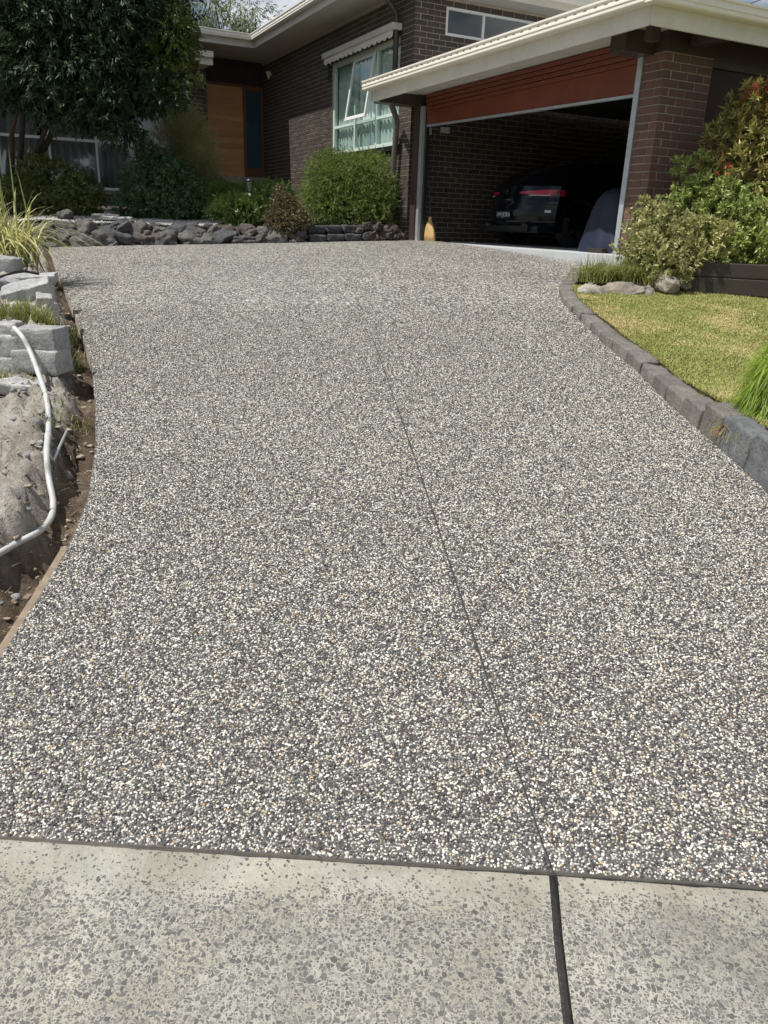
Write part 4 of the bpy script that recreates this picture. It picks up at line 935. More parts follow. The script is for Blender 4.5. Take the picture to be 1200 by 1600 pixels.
M['l_varg'] = leaf_mat('variegated green leaf', [(0.206, 0.287, 0.072), (0.350, 0.412, 0.123), (0.493, 0.514, 0.185), (0.164, 0.247, 0.062)], .4, .25)
M['l_pier'] = leaf_mat('pieris leaf', [(0.210, 0.238, 0.063), (0.336, 0.322, 0.098), (0.448, 0.378, 0.140), (0.154, 0.196, 0.056), (0.476, 0.336, 0.140)], .38, .3)
M['l_red'] = leaf_mat('red young leaf', [(0.384, 0.084, 0.042), (0.456, 0.156, 0.072), (0.312, 0.060, 0.036)], .38, .3)
M['l_gum'] = leaf_mat('gum leaf', [(0.130, 0.169, 0.072), (0.195, 0.234, 0.104), (0.098, 0.130, 0.058)], .5, .3)
M['g_spiky'] = leaf_mat('striped strap leaf', [(0.604, 0.575, 0.287), (0.431, 0.475, 0.172), (0.747, 0.690, 0.431), (0.287, 0.345, 0.115), (0.517, 0.431, 0.172)], .45, .25)
M['g_mound'] = leaf_mat('bright needle blade', [(0.208, 0.318, 0.025), (0.269, 0.392, 0.037), (0.159, 0.245, 0.025), (0.318, 0.416, 0.061)], .5, .35)
M['g_tuft'] = leaf_mat('tuft grass blade', [(0.156, 0.234, 0.039), (0.260, 0.286, 0.078), (0.390, 0.351, 0.156), (0.182, 0.260, 0.052)], .55, .3)
M['g_straw'] = leaf_mat('straw blade', [(.40, .32, .17), (.46, .22, .08), (.34, .28, .13)], .6, .2)
M['g_lawn'] = None
def lawn_mat():
    t = NT('lawn blade'); ge = t.new('ShaderNodeNewGeometry'); vec = t.coords('Object')
    dry = t.ramp(ge.outputs['Random Per Island'], [(0, (.50, .43, .19)), (.5, (.58, .50, .26)), (1, (.42, .38, .15))]); grn = t.ramp(ge.outputs['Random Per Island'], [(0, (.24, .28, .08)), (.6, (.33, .35, .11)), (1, (.42, .40, .15))])
    f = t.ramp(t.noise(vec, 1.25, 6, .7, .6), [(.40, (0, 0, 0)), (.52, (1, 1, 1))]); mx = t.new('ShaderNodeMixRGB'); t.link(f, mx.inputs['Fac']); t.link(dry, mx.inputs['Color1']); t.link(grn, mx.inputs['Color2'])
    t.color(mx.outputs['Color']); t.b.inputs['Roughness'].default_value = .6; t.b.inputs['Specular IOR Level'].default_value = .2; return t.m
M['g_lawn'] = lawn_mat()

# lawn (stuff)
n = 300000; y = rng.uniform(3.4, 8.1, n); x = np.array(xr(y)) + .135 + rng.random(n) ** 1.25 * 3.0
q = np.stack([x, y, np.zeros(n)], 1); keep = np.ones(n, bool); zz = s_prof(y) + b_prof(y) * 1.9 + np.interp(y, [2.5, 3.6, 4.3, 5, 6.5, 8.3], [.262, .248, .166, .102, .072, .052]) + .02 * np.array([mnoise.noise(Vector((a * 1.2, b * 1.2, 5))) for a, b in zip(x, y)]); q[:, 2] = zz - .004
wx = 600 + FPX * ((q - CAM) @ _R) / ((q - CAM) @ _f0); q = q[(wx < 1300)]
o = blades(len(q), q, .024, .0034, .9, .4, M['g_lawn'], 'lawn', None, 1.0, 2); tag(o, 'short sunlit lawn turning yellow in patches', 'lawn', kind='stuff')
# a few clover heads and litter bits on the lawn
n = 60; y = rng.uniform(4.5, 7.9, n); x = np.array(xr(y)) + .25 + rng.random(n) * 2.2
Pq = np.stack([x, y, [lawn_z(a, b) + .035 for a, b in zip(x, y)]], 1); Vv, Fc = leaf_mesh(Pq, unit(rng.normal(size=(n, 3)) * np.array([1, 1, .3])), rng.uniform(.008, .022, n), rng.uniform(.006, .012, n))
M['petal'] = leaf_mat('pale petal', [(.6, .58, .42), (.7, .69, .6), (.5, .42, .3)], .7, .1); o = np_mesh('lawn_litter', Vv, Fc, M['petal']); tag(o, 'pale petals and dry leaf bits scattered on the lawn', 'litter', kind='stuff')

# big dark tree
tb = at(25, 330, 15.4); tb[2] = garden_z(tb[0], tb[1]) - .05
tree = plant('evergreen_tree', 'large dark evergreen tree overhanging the grey framed windows', 'tree', tb)
bl = []
for px, py, F, rx, ry, rz in ((60, 20, 14.8, 1.5, 1.3, 1.0), (180, 30, 14.6, 1.1, 1.1, .95), (240, 10, 14.7, .65, .9, .7), (120, 110, 14.4, 1.25, 1.1, .85), (195, 105, 14.3, .66, .7, .6), (175, 165, 14.2, .55, .6, .42), (60, 112, 14.5, .95, 1.0, .55), (-60, 60, 15, 1.4, 1.3, 1.0), (100, -90, 15, 1.9, 1.6, 1.1), (262, 45, 14.5, .26, .5, .34), (240, 150, 14.2, .28, .35, .22), (252, 118, 14.2, .28, .3, .2), (262, 148, 14.1, .22, .25, .14), (192, 205, 14.1, .30, .3, .2), (120, 165, 14.2, .3, .3, .35), (-40, 10, 15, 1.5, 1.4, 1.2)):
    c = at(px, py, F); bl.append((*c, rx, ry, rz))
foliage(tree, M['l_tree'], bl, 9500, 7, .125, .036, -.35, .85, .16, .35, .35, seed=1)
foliage(tree, M['l_tree2'], [(*at(272, 60, 14.3), .30, .4, .5), (*at(250, 100, 14.2), .10, .2, .25), (*at(285, 122, 14.1), .20, .15, .07), (*at(268, 140, 14.1), .2, .15, .06), (*at(262, 160, 14.1), .16, .15, .07)], 330, 7, .115, .03, -.3, .8, .14, .3, .35, name='edge_leaves', seed=5)  # yellowish green leaves along the right edge of the crown
branches(tree, tb, [np.array(bl[k_][:3]) for k_ in (0, 1, 3, 6)], .065)

# shrubs in the bed by the windows
def shrub(name, lab, px, py, F, base_py, mat, blobs, ntw, per, L, Wd, **k):
    c = at(px, py, F); b = np.array([c[0], c[1], garden_z(c[0], c[1]) - .03]) if F > 12 else np.array([c[0], c[1], base_py])
    pl = plant(name, lab, 'shrub', b); bl_ = []
    for bx, by, bF, rx, ry, rz in blobs: bl_.append((*at(bx, by, bF), rx, ry, rz))
    foliage(pl, mat, bl_, ntw, per, L, Wd, **k); branches(pl, b, [np.array(q[:3]) for q in bl_], .02, 'stem'); return pl
shrub('low_shrub', 'low olive green shrub below the dark windows', 80, 300, 14.9, 0, M['l_olive'], [(85, 285, 15, .55, .5, .38), (45, 305, 14.9, .5, .5, .35), (125, 305, 14.8, .42, .45, .33), (10, 305, 15, .4, .4, .3), (90, 320, 14.7, .7, .4, .25), (55, 265, 15, .25, .3, .2)], 2600, 7, .06, .028, tl=.08, shell=.5)
shrub('broadleaf_shrub', 'dark glossy shrub beside the heath bush', 245, 290, 14.9, 0, M['l_dark'], [(245, 265, 15, .42, .4, .35), (225, 295, 14.8, .42, .4, .35), (275, 295, 14.7, .42, .4, .4), (300, 310, 14.7, .3, .3, .28), (215, 320, 14.6, .4, .35, .18), (260, 320, 14.5, .6, .35, .2), (228, 245, 15, .18, .2, .25)], 2300, 7, .06, .030, tl=.09, shell=.45)
shrub('heath_bush', 'tall feathery bronze green heath bush in front of the door', 290, 230, 15.5, 0, M['l_heath'], [(287, 205, 15.6, .33, .33, .42), (300, 235, 15.6, .38, .36, .5), (270, 225, 15.6, .36, .3, .36), (312, 270, 15.4, .32, .32, .5), (285, 185, 15.7, .18, .2, .26), (300, 260, 15.5, .42, .35, .5)], 4200, 12, .045, .007, droop=0, spread=.6, tl=.2, shell=.3, upward=.6, lump=.35)
c = at(285, 285, 15.0); c[2] = garden_z(c[0], c[1]); pl = plant('strap_plant', 'arching strap leaved plant between the dark shrub and the door', 'plant', c)
blades(130, np.repeat(at(272, 288, 15.0)[None], 130, 0) + rng.normal(0, .05, (130, 3)), .75, .014, .75, .6, M['l_cover'], 'leaves', pl, 1.0, 6)
# groundcover slope with white flowers
gcb = at(375, 330, 14.2); gcb[2] = garden_z(gcb[0], gcb[1])
pl = plant('ground_cover', 'green grassy ground cover with tiny white flowers below the steps', 'plant', gcb)
foliage(pl, M['l_cover'], [(*at(350, 312, 15.0), .55, .6, .25), (*at(400, 318, 14.5), .55, .5, .28), (*at(375, 330, 14.1), .55, .4, .22), (*at(335, 308, 15.4), .45, .5, .24), (*at(425, 310, 14.8), .4, .4, .26)], 5200, 8, .06, .007, droop=0, spread=.7, tl=.09, shell=.5, upward=.8, name='foliage')
fl = np.array([at(px, py, F) for px, py, F in ((371, 330, 13.65), (399, 329, 13.7), (426, 299, 14.4), (384, 301, 14.5), (350, 318, 14.3), (412, 312, 14.2), (440, 318, 14.0))]); fl = np.repeat(fl, 6, 0) + rng.normal(0, .012, (42, 3))
Vv, Fc = leaf_mesh(fl, unit(rng.normal(size=(42, 3)) + np.array([0, -.6, .6])), np.full(42, .035), np.full(42, .022)); np_mesh('flowers', Vv, Fc, M['petal'], pl)
shrub('bronze_shrub', 'small bronze leaved shrub spilling over the boulders', 447, 335, 13.7, 0, M['l_brown'], [(445, 325, 13.8, .26, .26, .22), (455, 342, 13.6, .30, .25, .20), (432, 345, 13.55, .2, .2, .14), (438, 308, 13.9, .12, .14, .18), (470, 345, 13.6, .14, .16, .14), (445, 357, 13.45, .2, .14, .08)], 1100, 7, .042, .022, tl=.05, shell=.5)
shrub('round_bush', 'clipped rounded bright green bush under the green window', 545, 300, 14.7, 0, M['l_round'], [(545, 295, 14.75, .62, .5, .5), (510, 290, 14.8, .38, .4, .42), (580, 290, 14.6, .34, .4, .44), (540, 330, 14.5, .62, .4, .32), (505, 320, 14.6, .34, .35, .36), (585, 325, 14.4, .28, .3, .34), (530, 262, 14.9, .4, .35, .2), (575, 262, 14.8, .3, .3, .18)], 5200, 10, .055, .010, droop=-.1, spread=.7, tl=.15, shell=.6, lump=.55)
# spiky grass by the boulders
sb = at(-6, 415, 8.3); sb[2] = soil_h(sb[0], sb[1])
pl = plant('spiky_grass', 'large clump of yellow striped strap grass above the pale stones', 'grass clump', sb)
bs_ = np.stack([rng.normal(sb[0] + .02, .16, 520), rng.normal(sb[1], .16, 520), np.full(520, sb[2])], 1); blades(520, bs_, 1.15, .019, .66, .95, M['g_spiky'], 'leaves', pl, .95, 7)
# weeds among the stones
for i, (px, py, F, n, hh, lab) in enumerate(((30, 508, 5.5, 260, .17, 'grass weeds growing in front of the flat pale block'), (78, 508, 5.45, 260, .18, 'taller grass weeds at the end of the block stack'), (112, 535, 5.25, 110, .15, 'sparse weeds beside the stacked grey blocks'), (100, 640, 4.5, 60, .06, 'small green weed by the trench bank'), (5, 590, 4.9, 60, .08, 'small weeds at the foot of the left blocks'), (78, 660, 4.2, 30, .05, 'tiny weed beside the conduit'))):
    c = at(px, py, F); gr = soil_h(c[0], c[1]); c = rest(px, py, .0) if py > 520 else c; q = np.stack([rng.normal(c[0], .09, n), rng.normal(c[1], .05, n), np.zeros(n)], 1); q[:, 0] = np.minimum(q[:, 0], xl(q[:, 1]) - .06); q[:, 2] = [soil_h(a, b) - .005 for a, b in q[:, :2]]
    pl = plant('weed', lab, 'weed', tuple(q[0]), 'weeds in the soil'); blades(n, q, hh, .006, .5, .4, M['g_tuft'], 'leaves', pl, 1.0, 4)
# tufts by the pier
for i, (px, py, F, n, hh, sx, m, lab) in enumerate(((932, 437, 8.15, 520, .30, .10, 'g_tuft', 'arching grass tuft at the end of the kerb'), (990, 438, 8.2, 900, .34, .15, 'g_tuft', 'bushy green grass tuft behind the edging stones'), (1030, 452, 8.0, 260, .22, .08, 'g_tuft', 'grass tuft drooping over the upright edging stone'))):
    c = at(px, py, F); c[2] = 1.09; q = np.stack([rng.normal(c[0], sx, n), rng.normal(c[1], .07, n), np.full(n, c[2])], 1); pl = plant('grass_tuft', lab, 'grass tuft', tuple(c), 'grass tufts by the pier'); blades(n, q, hh, .006, .6, .75, M[m], 'leaves', pl, 1.0, 5)
# shrubs right of the pier
b0 = at(1050, 415, 8.5); b0[2] = 1.18
pl = plant('variegated_shrub', 'cream and green variegated shrub against the brick pier', 'shrub', b0)
BV = [(1030, 385, 8.4, .34, .3, .22), (1010, 400, 8.3, .2, .2, .14), (1060, 405, 8.15, .34, .28, .16), (1015, 330, 8.7, .14, .14, .10), (1035, 350, 8.6, .24, .22, .14), (1090, 375, 8.2, .3, .3, .2), (1050, 425, 8.0, .2, .15, .08)]
BG = [(1090, 265, 8.9, .20, .2, .12), (1110, 300, 8.7, .30, .28, .16), (1080, 320, 8.7, .22, .22, .14), (1130, 340, 8.4, .34, .3, .18), (1180, 350, 8.3, .32, .3, .2), (1150, 385, 8.2, .36, .3, .18), (1200, 390, 8.2, .3, .3, .2), (1130, 310, 8.5, .2, .2, .12), (1230, 330, 8.4, .4, .3, .3)]
foliage(pl, M['l_var'], [(*at(a, b, F), rx, ry, rz) for a, b, F, rx, ry, rz in BV], 1050, 9, .058, .026, droop=0, spread=.95, tl=.05, shell=.72, lump=.6, upward=.25)
foliage(pl, M['l_varg'], [(*at(a, b, F), rx, ry, rz) for a, b, F, rx, ry, rz in BG], 1150, 9, .066, .029, droop=0, spread=.95, tl=.05, shell=.72, lump=.6, upward=.3, name='upper_crown')
branches(pl, b0, [at(a, b, F) for a, b, F, *_ in BV + BG], .016, 'stem')
b1 = at(1175, 420, 9.0); b1[2] = 1.2
pl = plant('pieris_shrub', 'taller glossy shrub with red and yellow young leaves beside the open bay', 'shrub', b1)
BP = [(1185, 165, 9.0, .24, .25, .2), (1150, 210, 9.0, .28, .25, .18), (1195, 215, 8.9, .3, .3, .25), (1130, 235, 9.0, .2, .2, .16), (1165, 255, 8.8, .3, .3, .14), (1200, 265, 8.7, .3, .3, .2), (1125, 270, 8.8, .22, .2, .10), (1230, 180, 9, .4, .4, .3), (1160, 290, 8.8, .24, .2, .12)]
foliage(pl, M['l_pier'], [(*at(a, b, F), rx, ry, rz) for a, b, F, rx, ry, rz in BP], 720, 9, .092, .026, droop=-.05, spread=.95, tl=.06, shell=.65, lump=.6, upward=.2)
foliage(pl, M['l_red'], [(*at(a, b, F), rx, ry, rz) for a, b, F, rx, ry, rz in ((1190, 148, 8.85, .12, .12, .07), (1150, 243, 8.7, .06, .08, .03), (1110, 248, 8.75, .07, .08, .04), (1128, 268, 8.6, .05, .06, .03))], 20, 8, .07, .02, droop=0, spread=.9, tl=.05, shell=.4, upward=.4, name='young_leaves')
branches(pl, b1, [at(a, b, F) for a, b, F, *_ in BP], .018, 'stem')
# mounding needle grass at the right edge of the frame
mb0 = at(1205, 672, 4.25); 
pl = plant('needle_grass_mound', 'bright green mound of fine drooping needle grass behind the kerb', 'grass clump', mb0)
mc = mb0 + np.array([.075, .05, 0]); n = 9000; d = unit(rng.normal(size=(n, 3)) * np.array([1, 1, 1.0])); d[:, 2] = np.abs(d[:, 2])
q = mc + d * np.array([.25, .25, .54]) * rng.uniform(.5, 1.0, n)[:, None]; dd = unit(d * np.array([1, 1, 0]) + rng.normal(0, .35, (n, 3)) * np.array([1, 1, 0]))
blades(n, q, .17, .0042, .55, 1.5, M['g_mound'], 'needles', pl, .55, 4, dd)
q = at(1140, 672, 4.2) + rng.normal(0, .02, (220, 3)); blades(220, q, .12, .004, .8, .9, M['g_straw'], 'dry_leaves', pl, .6, 4)
q = at(1165, 668, 4.2) + rng.normal(0, 1, (420, 3)) * np.array([.05, .04, .012]); blades(420, q, .16, .004, .9, .9, M['g_tuft'], 'grey_leaves', pl, .7, 4)
# weeping gum far behind the roof
tb2 = at(380, 60, 30); tb2[2] = 1.3
tree2 = plant('gum_tree', 'feathery pale gum tree rising behind the house roof', 'tree', tb2); bl2 = []
for px, py, rx, rz in ((320, 15, .7, .6), (345, 35, .8, .5), (375, 12, .5, .5), (400, 30, .6, .5), (415, 42, .5, .3), (300, 40, .7, .6), (360, 48, .9, .4), (390, 48, .6, .3), (330, -20, .6, .6)): bl2.append((*at(px, py, 30), rx, .9, rz))
foliage(tree2, M['l_gum'], bl2, 520, 7, .17, .035, -.8, .6, .5, .2, .5, seed=9)
branches(tree2, tb2 + np.array([0, 0, 0]), [np.array(b[:3]) for b in bl2], .06, wob=.1)

# ================================================================== SMALL THINGS
# solar lamp
lb = at(391, 330, 13.95); lb[2] = garden_z(lb[0], lb[1]); lt = at(391, 279, 13.95)
hgt = lt[2] - lb[2]
lamp = thing('garden_lamp', 'small black solar garden lamp with a tapered lantern head', 'lamp', lb)
MB().lathe([(.017, 0), (.017, hgt - .28), (.024, hgt - .27), (.024, hgt - .22), (.014, hgt - .21)], lb, 12).build('stake', M['black'], lamp, True)
MB().lathe([(.0245, hgt - .275), (.0255, hgt - .25), (.0245, hgt - .235)], lb, 12).build('collar', M['white'], lamp, True)
MB().lathe([(.030, hgt - .20), (.055, hgt - .05), (.05, hgt - .05), (.027, hgt - .2)], lb, 8).build('lantern', M['dkglass'], lamp)
for k_ in range(4):
    a = k_ * math.pi / 2 + .4; MB().tube([lb + np.array([.031 * math.cos(a), .031 * math.sin(a), hgt - .2]), lb + np.array([.056 * math.cos(a), .056 * math.sin(a), hgt - .05])], .004, 6).build('rib', M['black'], lamp)
MB().lathe([(.065, hgt - .05), (.07, hgt - .04), (.04, hgt - .01), (.01, hgt)], lb, 12).build('cap', M['black'], lamp, True)
# broom by the left jamb
M['straw'] = m_wood('broom straw', (.40, .26, .10), (.62, .44, .20), (40, 40, 2)); M['bluepl'] = simple('blue handle', (.012, .014, .03), .4, .1, 4)
bb = np.array(W(-.40, .16, FLOOR))
broom = thing('broom', 'straw broom with dark handle standing inside the garage jamb', 'broom', bb)
m = MB(); prof = [(.0, .15, .045), (.12, .135, .045), (.26, .10, .04), (.34, .06, .035), (.38, .03, .025), (.46, .02, .02)]
for z, rx, ry in prof:
    for k_ in range(14):
        a = 2 * math.pi * k_ / 14; m.v.append(tuple(bb + U2 * rx * math.cos(a) * 1.25 + V2 * ry * math.sin(a) * 1.3 + np.array([0, 0, z * .85 + .004])))
for i in range(len(prof) - 1):
    for k_ in range(14): m.f.append((i*14+k_, i*14+(k_+1) % 14, (i+1)*14+(k_+1) % 14, (i+1)*14+k_))
m.f.append(tuple(range(13, -1, -1))); m.build('bristles', M['straw'], broom, True)
for z in (): MB().lathe([(.088 - (z - .26) * .5, z), (.088 - (z - .26) * .5, z + .012)], bb, 14).build('stitching', M['brown'], broom)
MB().tube([bb + np.array([0, 0, .44]), bb + U2 * .10 + V2 * -.04 + np.array([0, 0, 1.30])], .012, 8).build('handle', M['bluepl'], broom, True)
# covered thing by the right jamb
M['tarp'] = simple('navy cloth cover', (.007, .013, .036), .6, .25, 5, .3, 20)
cb = np.array(W(-4.62, .45, FLOOR)); cov = thing('covered_machine', 'tall machine under a draped navy blue cover inside the garage', 'cover', cb)
m = MB(); R_ = []
for j, (t, sx, sy) in enumerate(((0, .40, .36), (.1, .39, .35), (.3, .34, .31), (.5, .29, .27), (.62, .24, .23), (.70, .18, .17), (.745, .09, .09), (.755, .0, .0))):
    row = []
    for k_ in range(41):
        a = 2 * math.pi * k_ / 40; fold = 1 + .07 * (1 - t) * math.sin(a * 7 + 1.5 * math.sin(a * 3)); se = (abs(math.cos(a)) ** 4 + abs(math.sin(a)) ** 4) ** -.25
        row.append(tuple(cb + U2 * math.cos(a) * sx * fold * min(se, 1.15) + V2 * math.sin(a) * sy * fold * min(se, 1.15) + np.array([0, 0, t + .004])))
    R_.append(row)
m.grid(R_).build('cover', M['tarp'], cov, True)
o = MB().hbox(-4.90, -4.62, .02, .10, FLOOR + .002, FLOOR + .055).build('timber_offcut', M['sleeper'], bevel=.004); tag(o, 'short timber offcut lying against the navy cover', 'timber')
M['palegreen'] = simple('pale green board', (.48, .56, .48), .6, .25, 20)
o = MB().hexa([W(-5.10, .13, FLOOR), W(-5.04, .13, FLOOR), W(-5.04, .15, FLOOR), W(-5.10, .15, FLOOR), W(-5.128, .08, 2.66), W(-5.072, .08, 2.66), W(-5.072, .10, 2.66), W(-5.128, .10, 2.66)]).build('leaning_board', M['palegreen']); tag(o, 'narrow pale green strip leaning inside the steel jamb', 'board')
# overhead wire
o = MB().tube([at(1100, 34, 24), at(1150, 14, 25), at(1190, -1, 26), at(1330, -60, 29)], .012, 6).build('overhead_wire', M['black']); tag(o, 'thin dark overhead wire crossing the sky above the garage', 'wire')

# ------------------------------------------------------------------ the dark car in the garage
CU, CV = -1.47, .92                   # rear bumper centre in house axes
def CW(x, y, z): return W(CU - x, CV + y, FLOOR + z)      # x to the car's right, y forward, z up
car = thing('car', 'black hatchback parked nose in inside the dark garage', 'car', CW(0, 2.1, 0))
paint = NT('black car paint'); paint.b.inputs['Base Color'].default_value = (.006, .007, .010, 1); paint.b.inputs['Roughness'].default_value = .12; paint.b.inputs['Specular IOR Level'].default_value = .22; paint.b.inputs['Coat Weight'].default_value = .12; paint.b.inputs['Coat Roughness'].default_value = .03; M['paint'] = paint.m
M['carglass'] = simple('dark car glass', (.006, .007, .008), .05, .05, 3); M['tyre'] = simple('tyre rubber', (.012, .012, .013), .8, .15, 9); M['rim'] = simple('alloy rim', (.30, .30, .31), .3, .1, 6, 0, 60, .9)
M['tail'] = simple('red tail lamp lens', (.42, .012, .04), .12, .2, 14); M['plate'] = simple('number plate', (.62, .63, .64), .4, .04, 6)
PROF = [(.03, .30), (.0, .36), (-.005, .45), (.0, .54), (.012, .62), (.03, .66), (.045, .72), (.055, .80), (.075, .90), (.13, .95), (.26, 1.03), (.44, 1.12), (.64, 1.20), (.84, 1.255), (1.05, 1.285), (1.4, 1.31), (1.8, 1.31), (2.2, 1.28), (2.55, 1.20), (2.95, 1.05), (3.3, .96), (3.8, .88), (4.1, .80), (4.22, .66), (4.27, .50), (4.25, .32)]
def hwid(y, z):
    w = .91 - .03 * abs(z - .6) if z < .95 else .88 - (z - .95) * .55
    w *= 1 - .13 * max(0, 1 - y / .55) ** 2.2 - .16 * max(0, (y - 3.5) / .8) ** 2; return w
def shell(i_f, a):                     # i_f: fractional index on the profile, a: -1..1 across
    i = min(int(i_f), len(PROF) - 2); t = i_f - i; y = PROF[i][0] * (1 - t) + PROF[i+1][0] * t; z = PROF[i][1] * (1 - t) + PROF[i+1][1] * t
    rear = max(0, 1 - max(y, 0) / 1.2); front = max(0, (y - 3.2) / 1.0)
    yy = y + .34 * abs(a) ** 2.4 * rear - .25 * abs(a) ** 3 * front; zz = z - .05 * abs(a) ** 4 * (1 if z > .9 else 0)
    return (a * hwid(yy, zz), yy, zz)
aa = np.linspace(-1, 1, 25); m = MB(); idx = np.linspace(0, len(PROF) - 1, 101)
m.grid([[CW(*shell(i, a)) for a in aa] for i in idx])
for sd in (-1, 1):
    R_ = []
    for i in idx:
        x, y, z = shell(i, sd); zb = .22 if .3 < y < 4.0 else .28; zb = min(zb, z - .01); R_.append([CW(sd * hwid(y, z + (zb - z) * t), y, z + (zb - z) * t) for t in np.linspace(0, 1, 10)])
    m.grid(R_)
m.box(0, 0, 0, 0, 0, 0) if False else None
body = reg(m.build('body', M['paint'], car, True), car)
MB().hexa([CW(x, y, z) for z in (.2, .30) for x, y in ((-.8, .08), (.8, .08), (.8, 4.15), (-.8, 4.15))]).build('underbody', M['black'], car)
def patch(i0, i1, a0, a1, off, name, mat, par, n=(8, 12), shape=None):
    R_ = []
    for i in np.linspace(i0, i1, n[0]):
        row = []
        for a in np.linspace(a0, a1, n[1]):
            x, y, z = shell(i, a); row.append(CW(x * (1 + off * .3), y - off, z + off * .4))
        R_.append(row)
    return reg(MB().grid(R_).build(name, mat, par, True), car)
patch(10.2, 12.8, -.82, .82, .006, 'rear_window', M['carglass'], car)
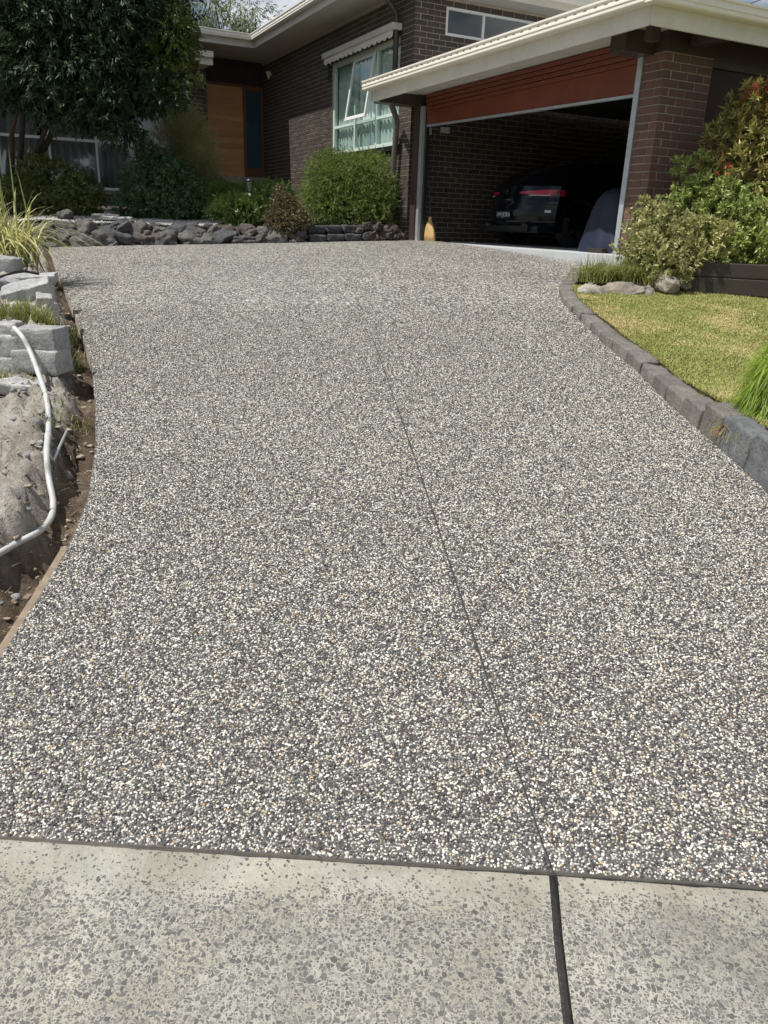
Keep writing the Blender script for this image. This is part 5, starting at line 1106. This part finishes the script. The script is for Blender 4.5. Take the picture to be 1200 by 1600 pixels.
for s_ in (-1, 1):
    tl_ = MB(); R_ = []
    for t in np.linspace(0, 1, 16):
        a = s_ * (.34 + .56 * t); zt = .80 + .03 * t; zbm = .775 - .055 * t ** 1.5 if t < .93 else .75; row = []
        for z in (zbm, (zt + zbm) / 2, zt):
            i = np.interp(z, [p[1] for p in PROF[:14]], np.arange(14)); x, y, zz = shell(i, a); row.append(CW(x * 1.004, y - .012, z))
        R_.append(row)
    for t in np.linspace(.02, .10, 4):   # wrap round the flank
        i0 = np.interp(.78, [p[1] for p in PROF[:14]], np.arange(14)); x, y, z = shell(i0, s_); row = []
        for z in (.735 + .06 * t, .79, .83):
            row.append(CW(s_ * (hwid(y + t * .9, z) + .006), y + t * .9, z))
        R_.append(row)
    o = reg(tl_.grid(R_).build('tail_lamp', M['tail'], car, True), car)
    MB().grid([[CW(*(np.array(shell(np.interp(zq, [p[1] for p in PROF[:14]], np.arange(14)), s_ * a)) + np.array([0, -.016, 0]))) for zq in (.742, .752)] for a in np.linspace(.55, .9, 8)]).build('lamp_strip', M['white'], o)
    for (yc) in (.78, 3.40):
        wh = MB(); n_ = 28; prof = [(.19, .0), (.30, .0), (.325, .03), (.325, .18), (.30, .21), (.19, .21)]
        for r_, x_ in prof:
            for k_ in range(n_): a = 2 * math.pi * k_ / n_; wh.v.append(CW(s_ * (.905 - x_), yc + r_ * math.cos(a), .325 + r_ * math.sin(a)))
        for i in range(len(prof) - 1):
            for k_ in range(n_): wh.f.append((i*n_+k_, i*n_+(k_+1) % n_, (i+1)*n_+(k_+1) % n_, (i+1)*n_+k_))
        wheel = reg(wh.build('wheel', M['tyre'], car, True), car)
        rm = MB()
        for k_ in range(5):
            a = k_ * 2 * math.pi / 5; P_ = []
            for rr_, w_ in ((.03, .05), (.19, .035)):
                for q in (-1, 1): P_.append((yc + rr_ * math.cos(a) - q * w_ * math.sin(a), .325 + rr_ * math.sin(a) + q * w_ * math.cos(a)))
            rm.hexa([CW(s_ * .90, *P_[0]), CW(s_ * .90, *P_[1]), CW(s_ * .90, *P_[3]), CW(s_ * .90, *P_[2]), CW(s_ * .86, *P_[0]), CW(s_ * .86, *P_[1]), CW(s_ * .86, *P_[3]), CW(s_ * .86, *P_[2])])
        rm.build('rim', M['rim'], wheel)
        ar = [[CW(s_ * (hwid(yc + .37 * math.cos(a), .5) + o_), yc + r_ * math.cos(a), .325 + r_ * math.sin(a)) for r_, o_ in ((.345, .004), (.375, .012))] for a in np.linspace(-.25, math.pi + .25, 24)]
        MB().grid(ar).build('wheel_arch', M['black'], car, True)
    R_ = [[CW(s_ * (hwid(y, z) + .004), y, z) for z in np.linspace(.97, min(1.30, float(np.interp(y, [p[0] for p in PROF[2:]], [p[1] for p in PROF[2:]])) - .09), 5)] for y in np.linspace(.62, 2.75, 14)]
    MB().grid(R_).build('side_window', M['carglass'], car, True)
    i_ = np.interp(.50, [p[1] for p in PROF[:14]], np.arange(14))
    MB().grid([[CW(*(np.array(shell(np.interp(zq, [p[1] for p in PROF[:14]], np.arange(14)), s_ * a)) + np.array([0, -.008, 0]))) for zq in (.50, .535)] for a in np.linspace(.86, .94, 4)]).build('reflector', M['white'], car)
    MB().tube([CW(s_ * .52, -.0, .30), CW(s_ * .52, .2, .30)], .045, 14).build('exhaust_tip', M['black'], car, True)
# plate with its writing, badge, handle strip
pl_ = reg(MB().hexa([CW(x, y, z) for z in (.405, .515) for x, y in ((-.19, -.022), (.19, -.022), (.19, -.008), (-.19, -.008))]).build('number_plate', M['black'], car), car)
def text_mesh(txt, size, name, mat, par, org, ex, ez, nrm):
    cu = bpy.data.curves.new(name, 'FONT'); cu.body = txt; cu.size = size; cu.align_x = 'CENTER'; cu.align_y = 'CENTER'; cu.extrude = .001
    to = bpy.data.objects.new(name, cu); COL.objects.link(to); dg = bpy.context.evaluated_depsgraph_get(); me = bpy.data.meshes.new_from_object(to.evaluated_get(dg)); bpy.data.objects.remove(to); bpy.data.curves.remove(cu)
    off = np.array(parent_origin(par)); org = np.array(org)
    for v in me.vertices: v.co = Vector(org + ex * v.co.x + ez * v.co.y + nrm * v.co.z - off)
    me.materials.clear(); me.materials.append(mat); o = bpy.data.objects.new(name, me); COL.objects.link(o); o.parent = par; return o
text_mesh('1W\u00b7JE304', .092, 'plate_lettering', M['plate'], pl_, CW(0, -.024, .46), NU, np.array([0, 0, 1.0]), NV)
bd = MB(); c0 = np.array(CW(0, .03, .80)); R_ = []
for k_ in range(25):
    a = 2 * math.pi * k_ / 24; R_.append([tuple(c0 + NU * math.cos(a) * r_ + np.array([0, 0, math.sin(a) * r_]) + NV * .012) for r_ in (.030, .042)])
bd.grid(R_); bd.hexa([tuple(c0 + NU * x + NV * y + np.array([0, 0, z])) for z in (-.012, .012) for x, y in ((-.03, .006), (.012, .006), (.012, .014), (-.03, .014))]); bd.build('badge', M['chrome'], car)
MB().hexa([CW(x, y, z) for z in (.675, .69) for x, y in ((-.12, .005), (.12, .005), (.12, .03), (-.12, .03))]).build('boot_trim', M['chrome'], car)
MB().hexa([CW(x, y, z) for z in (.22, .30) for x, y in ((-.62, .015), (.62, .015), (.62, .09), (-.62, .09))]).build('diffuser', M['black'], car, bevel=.01)
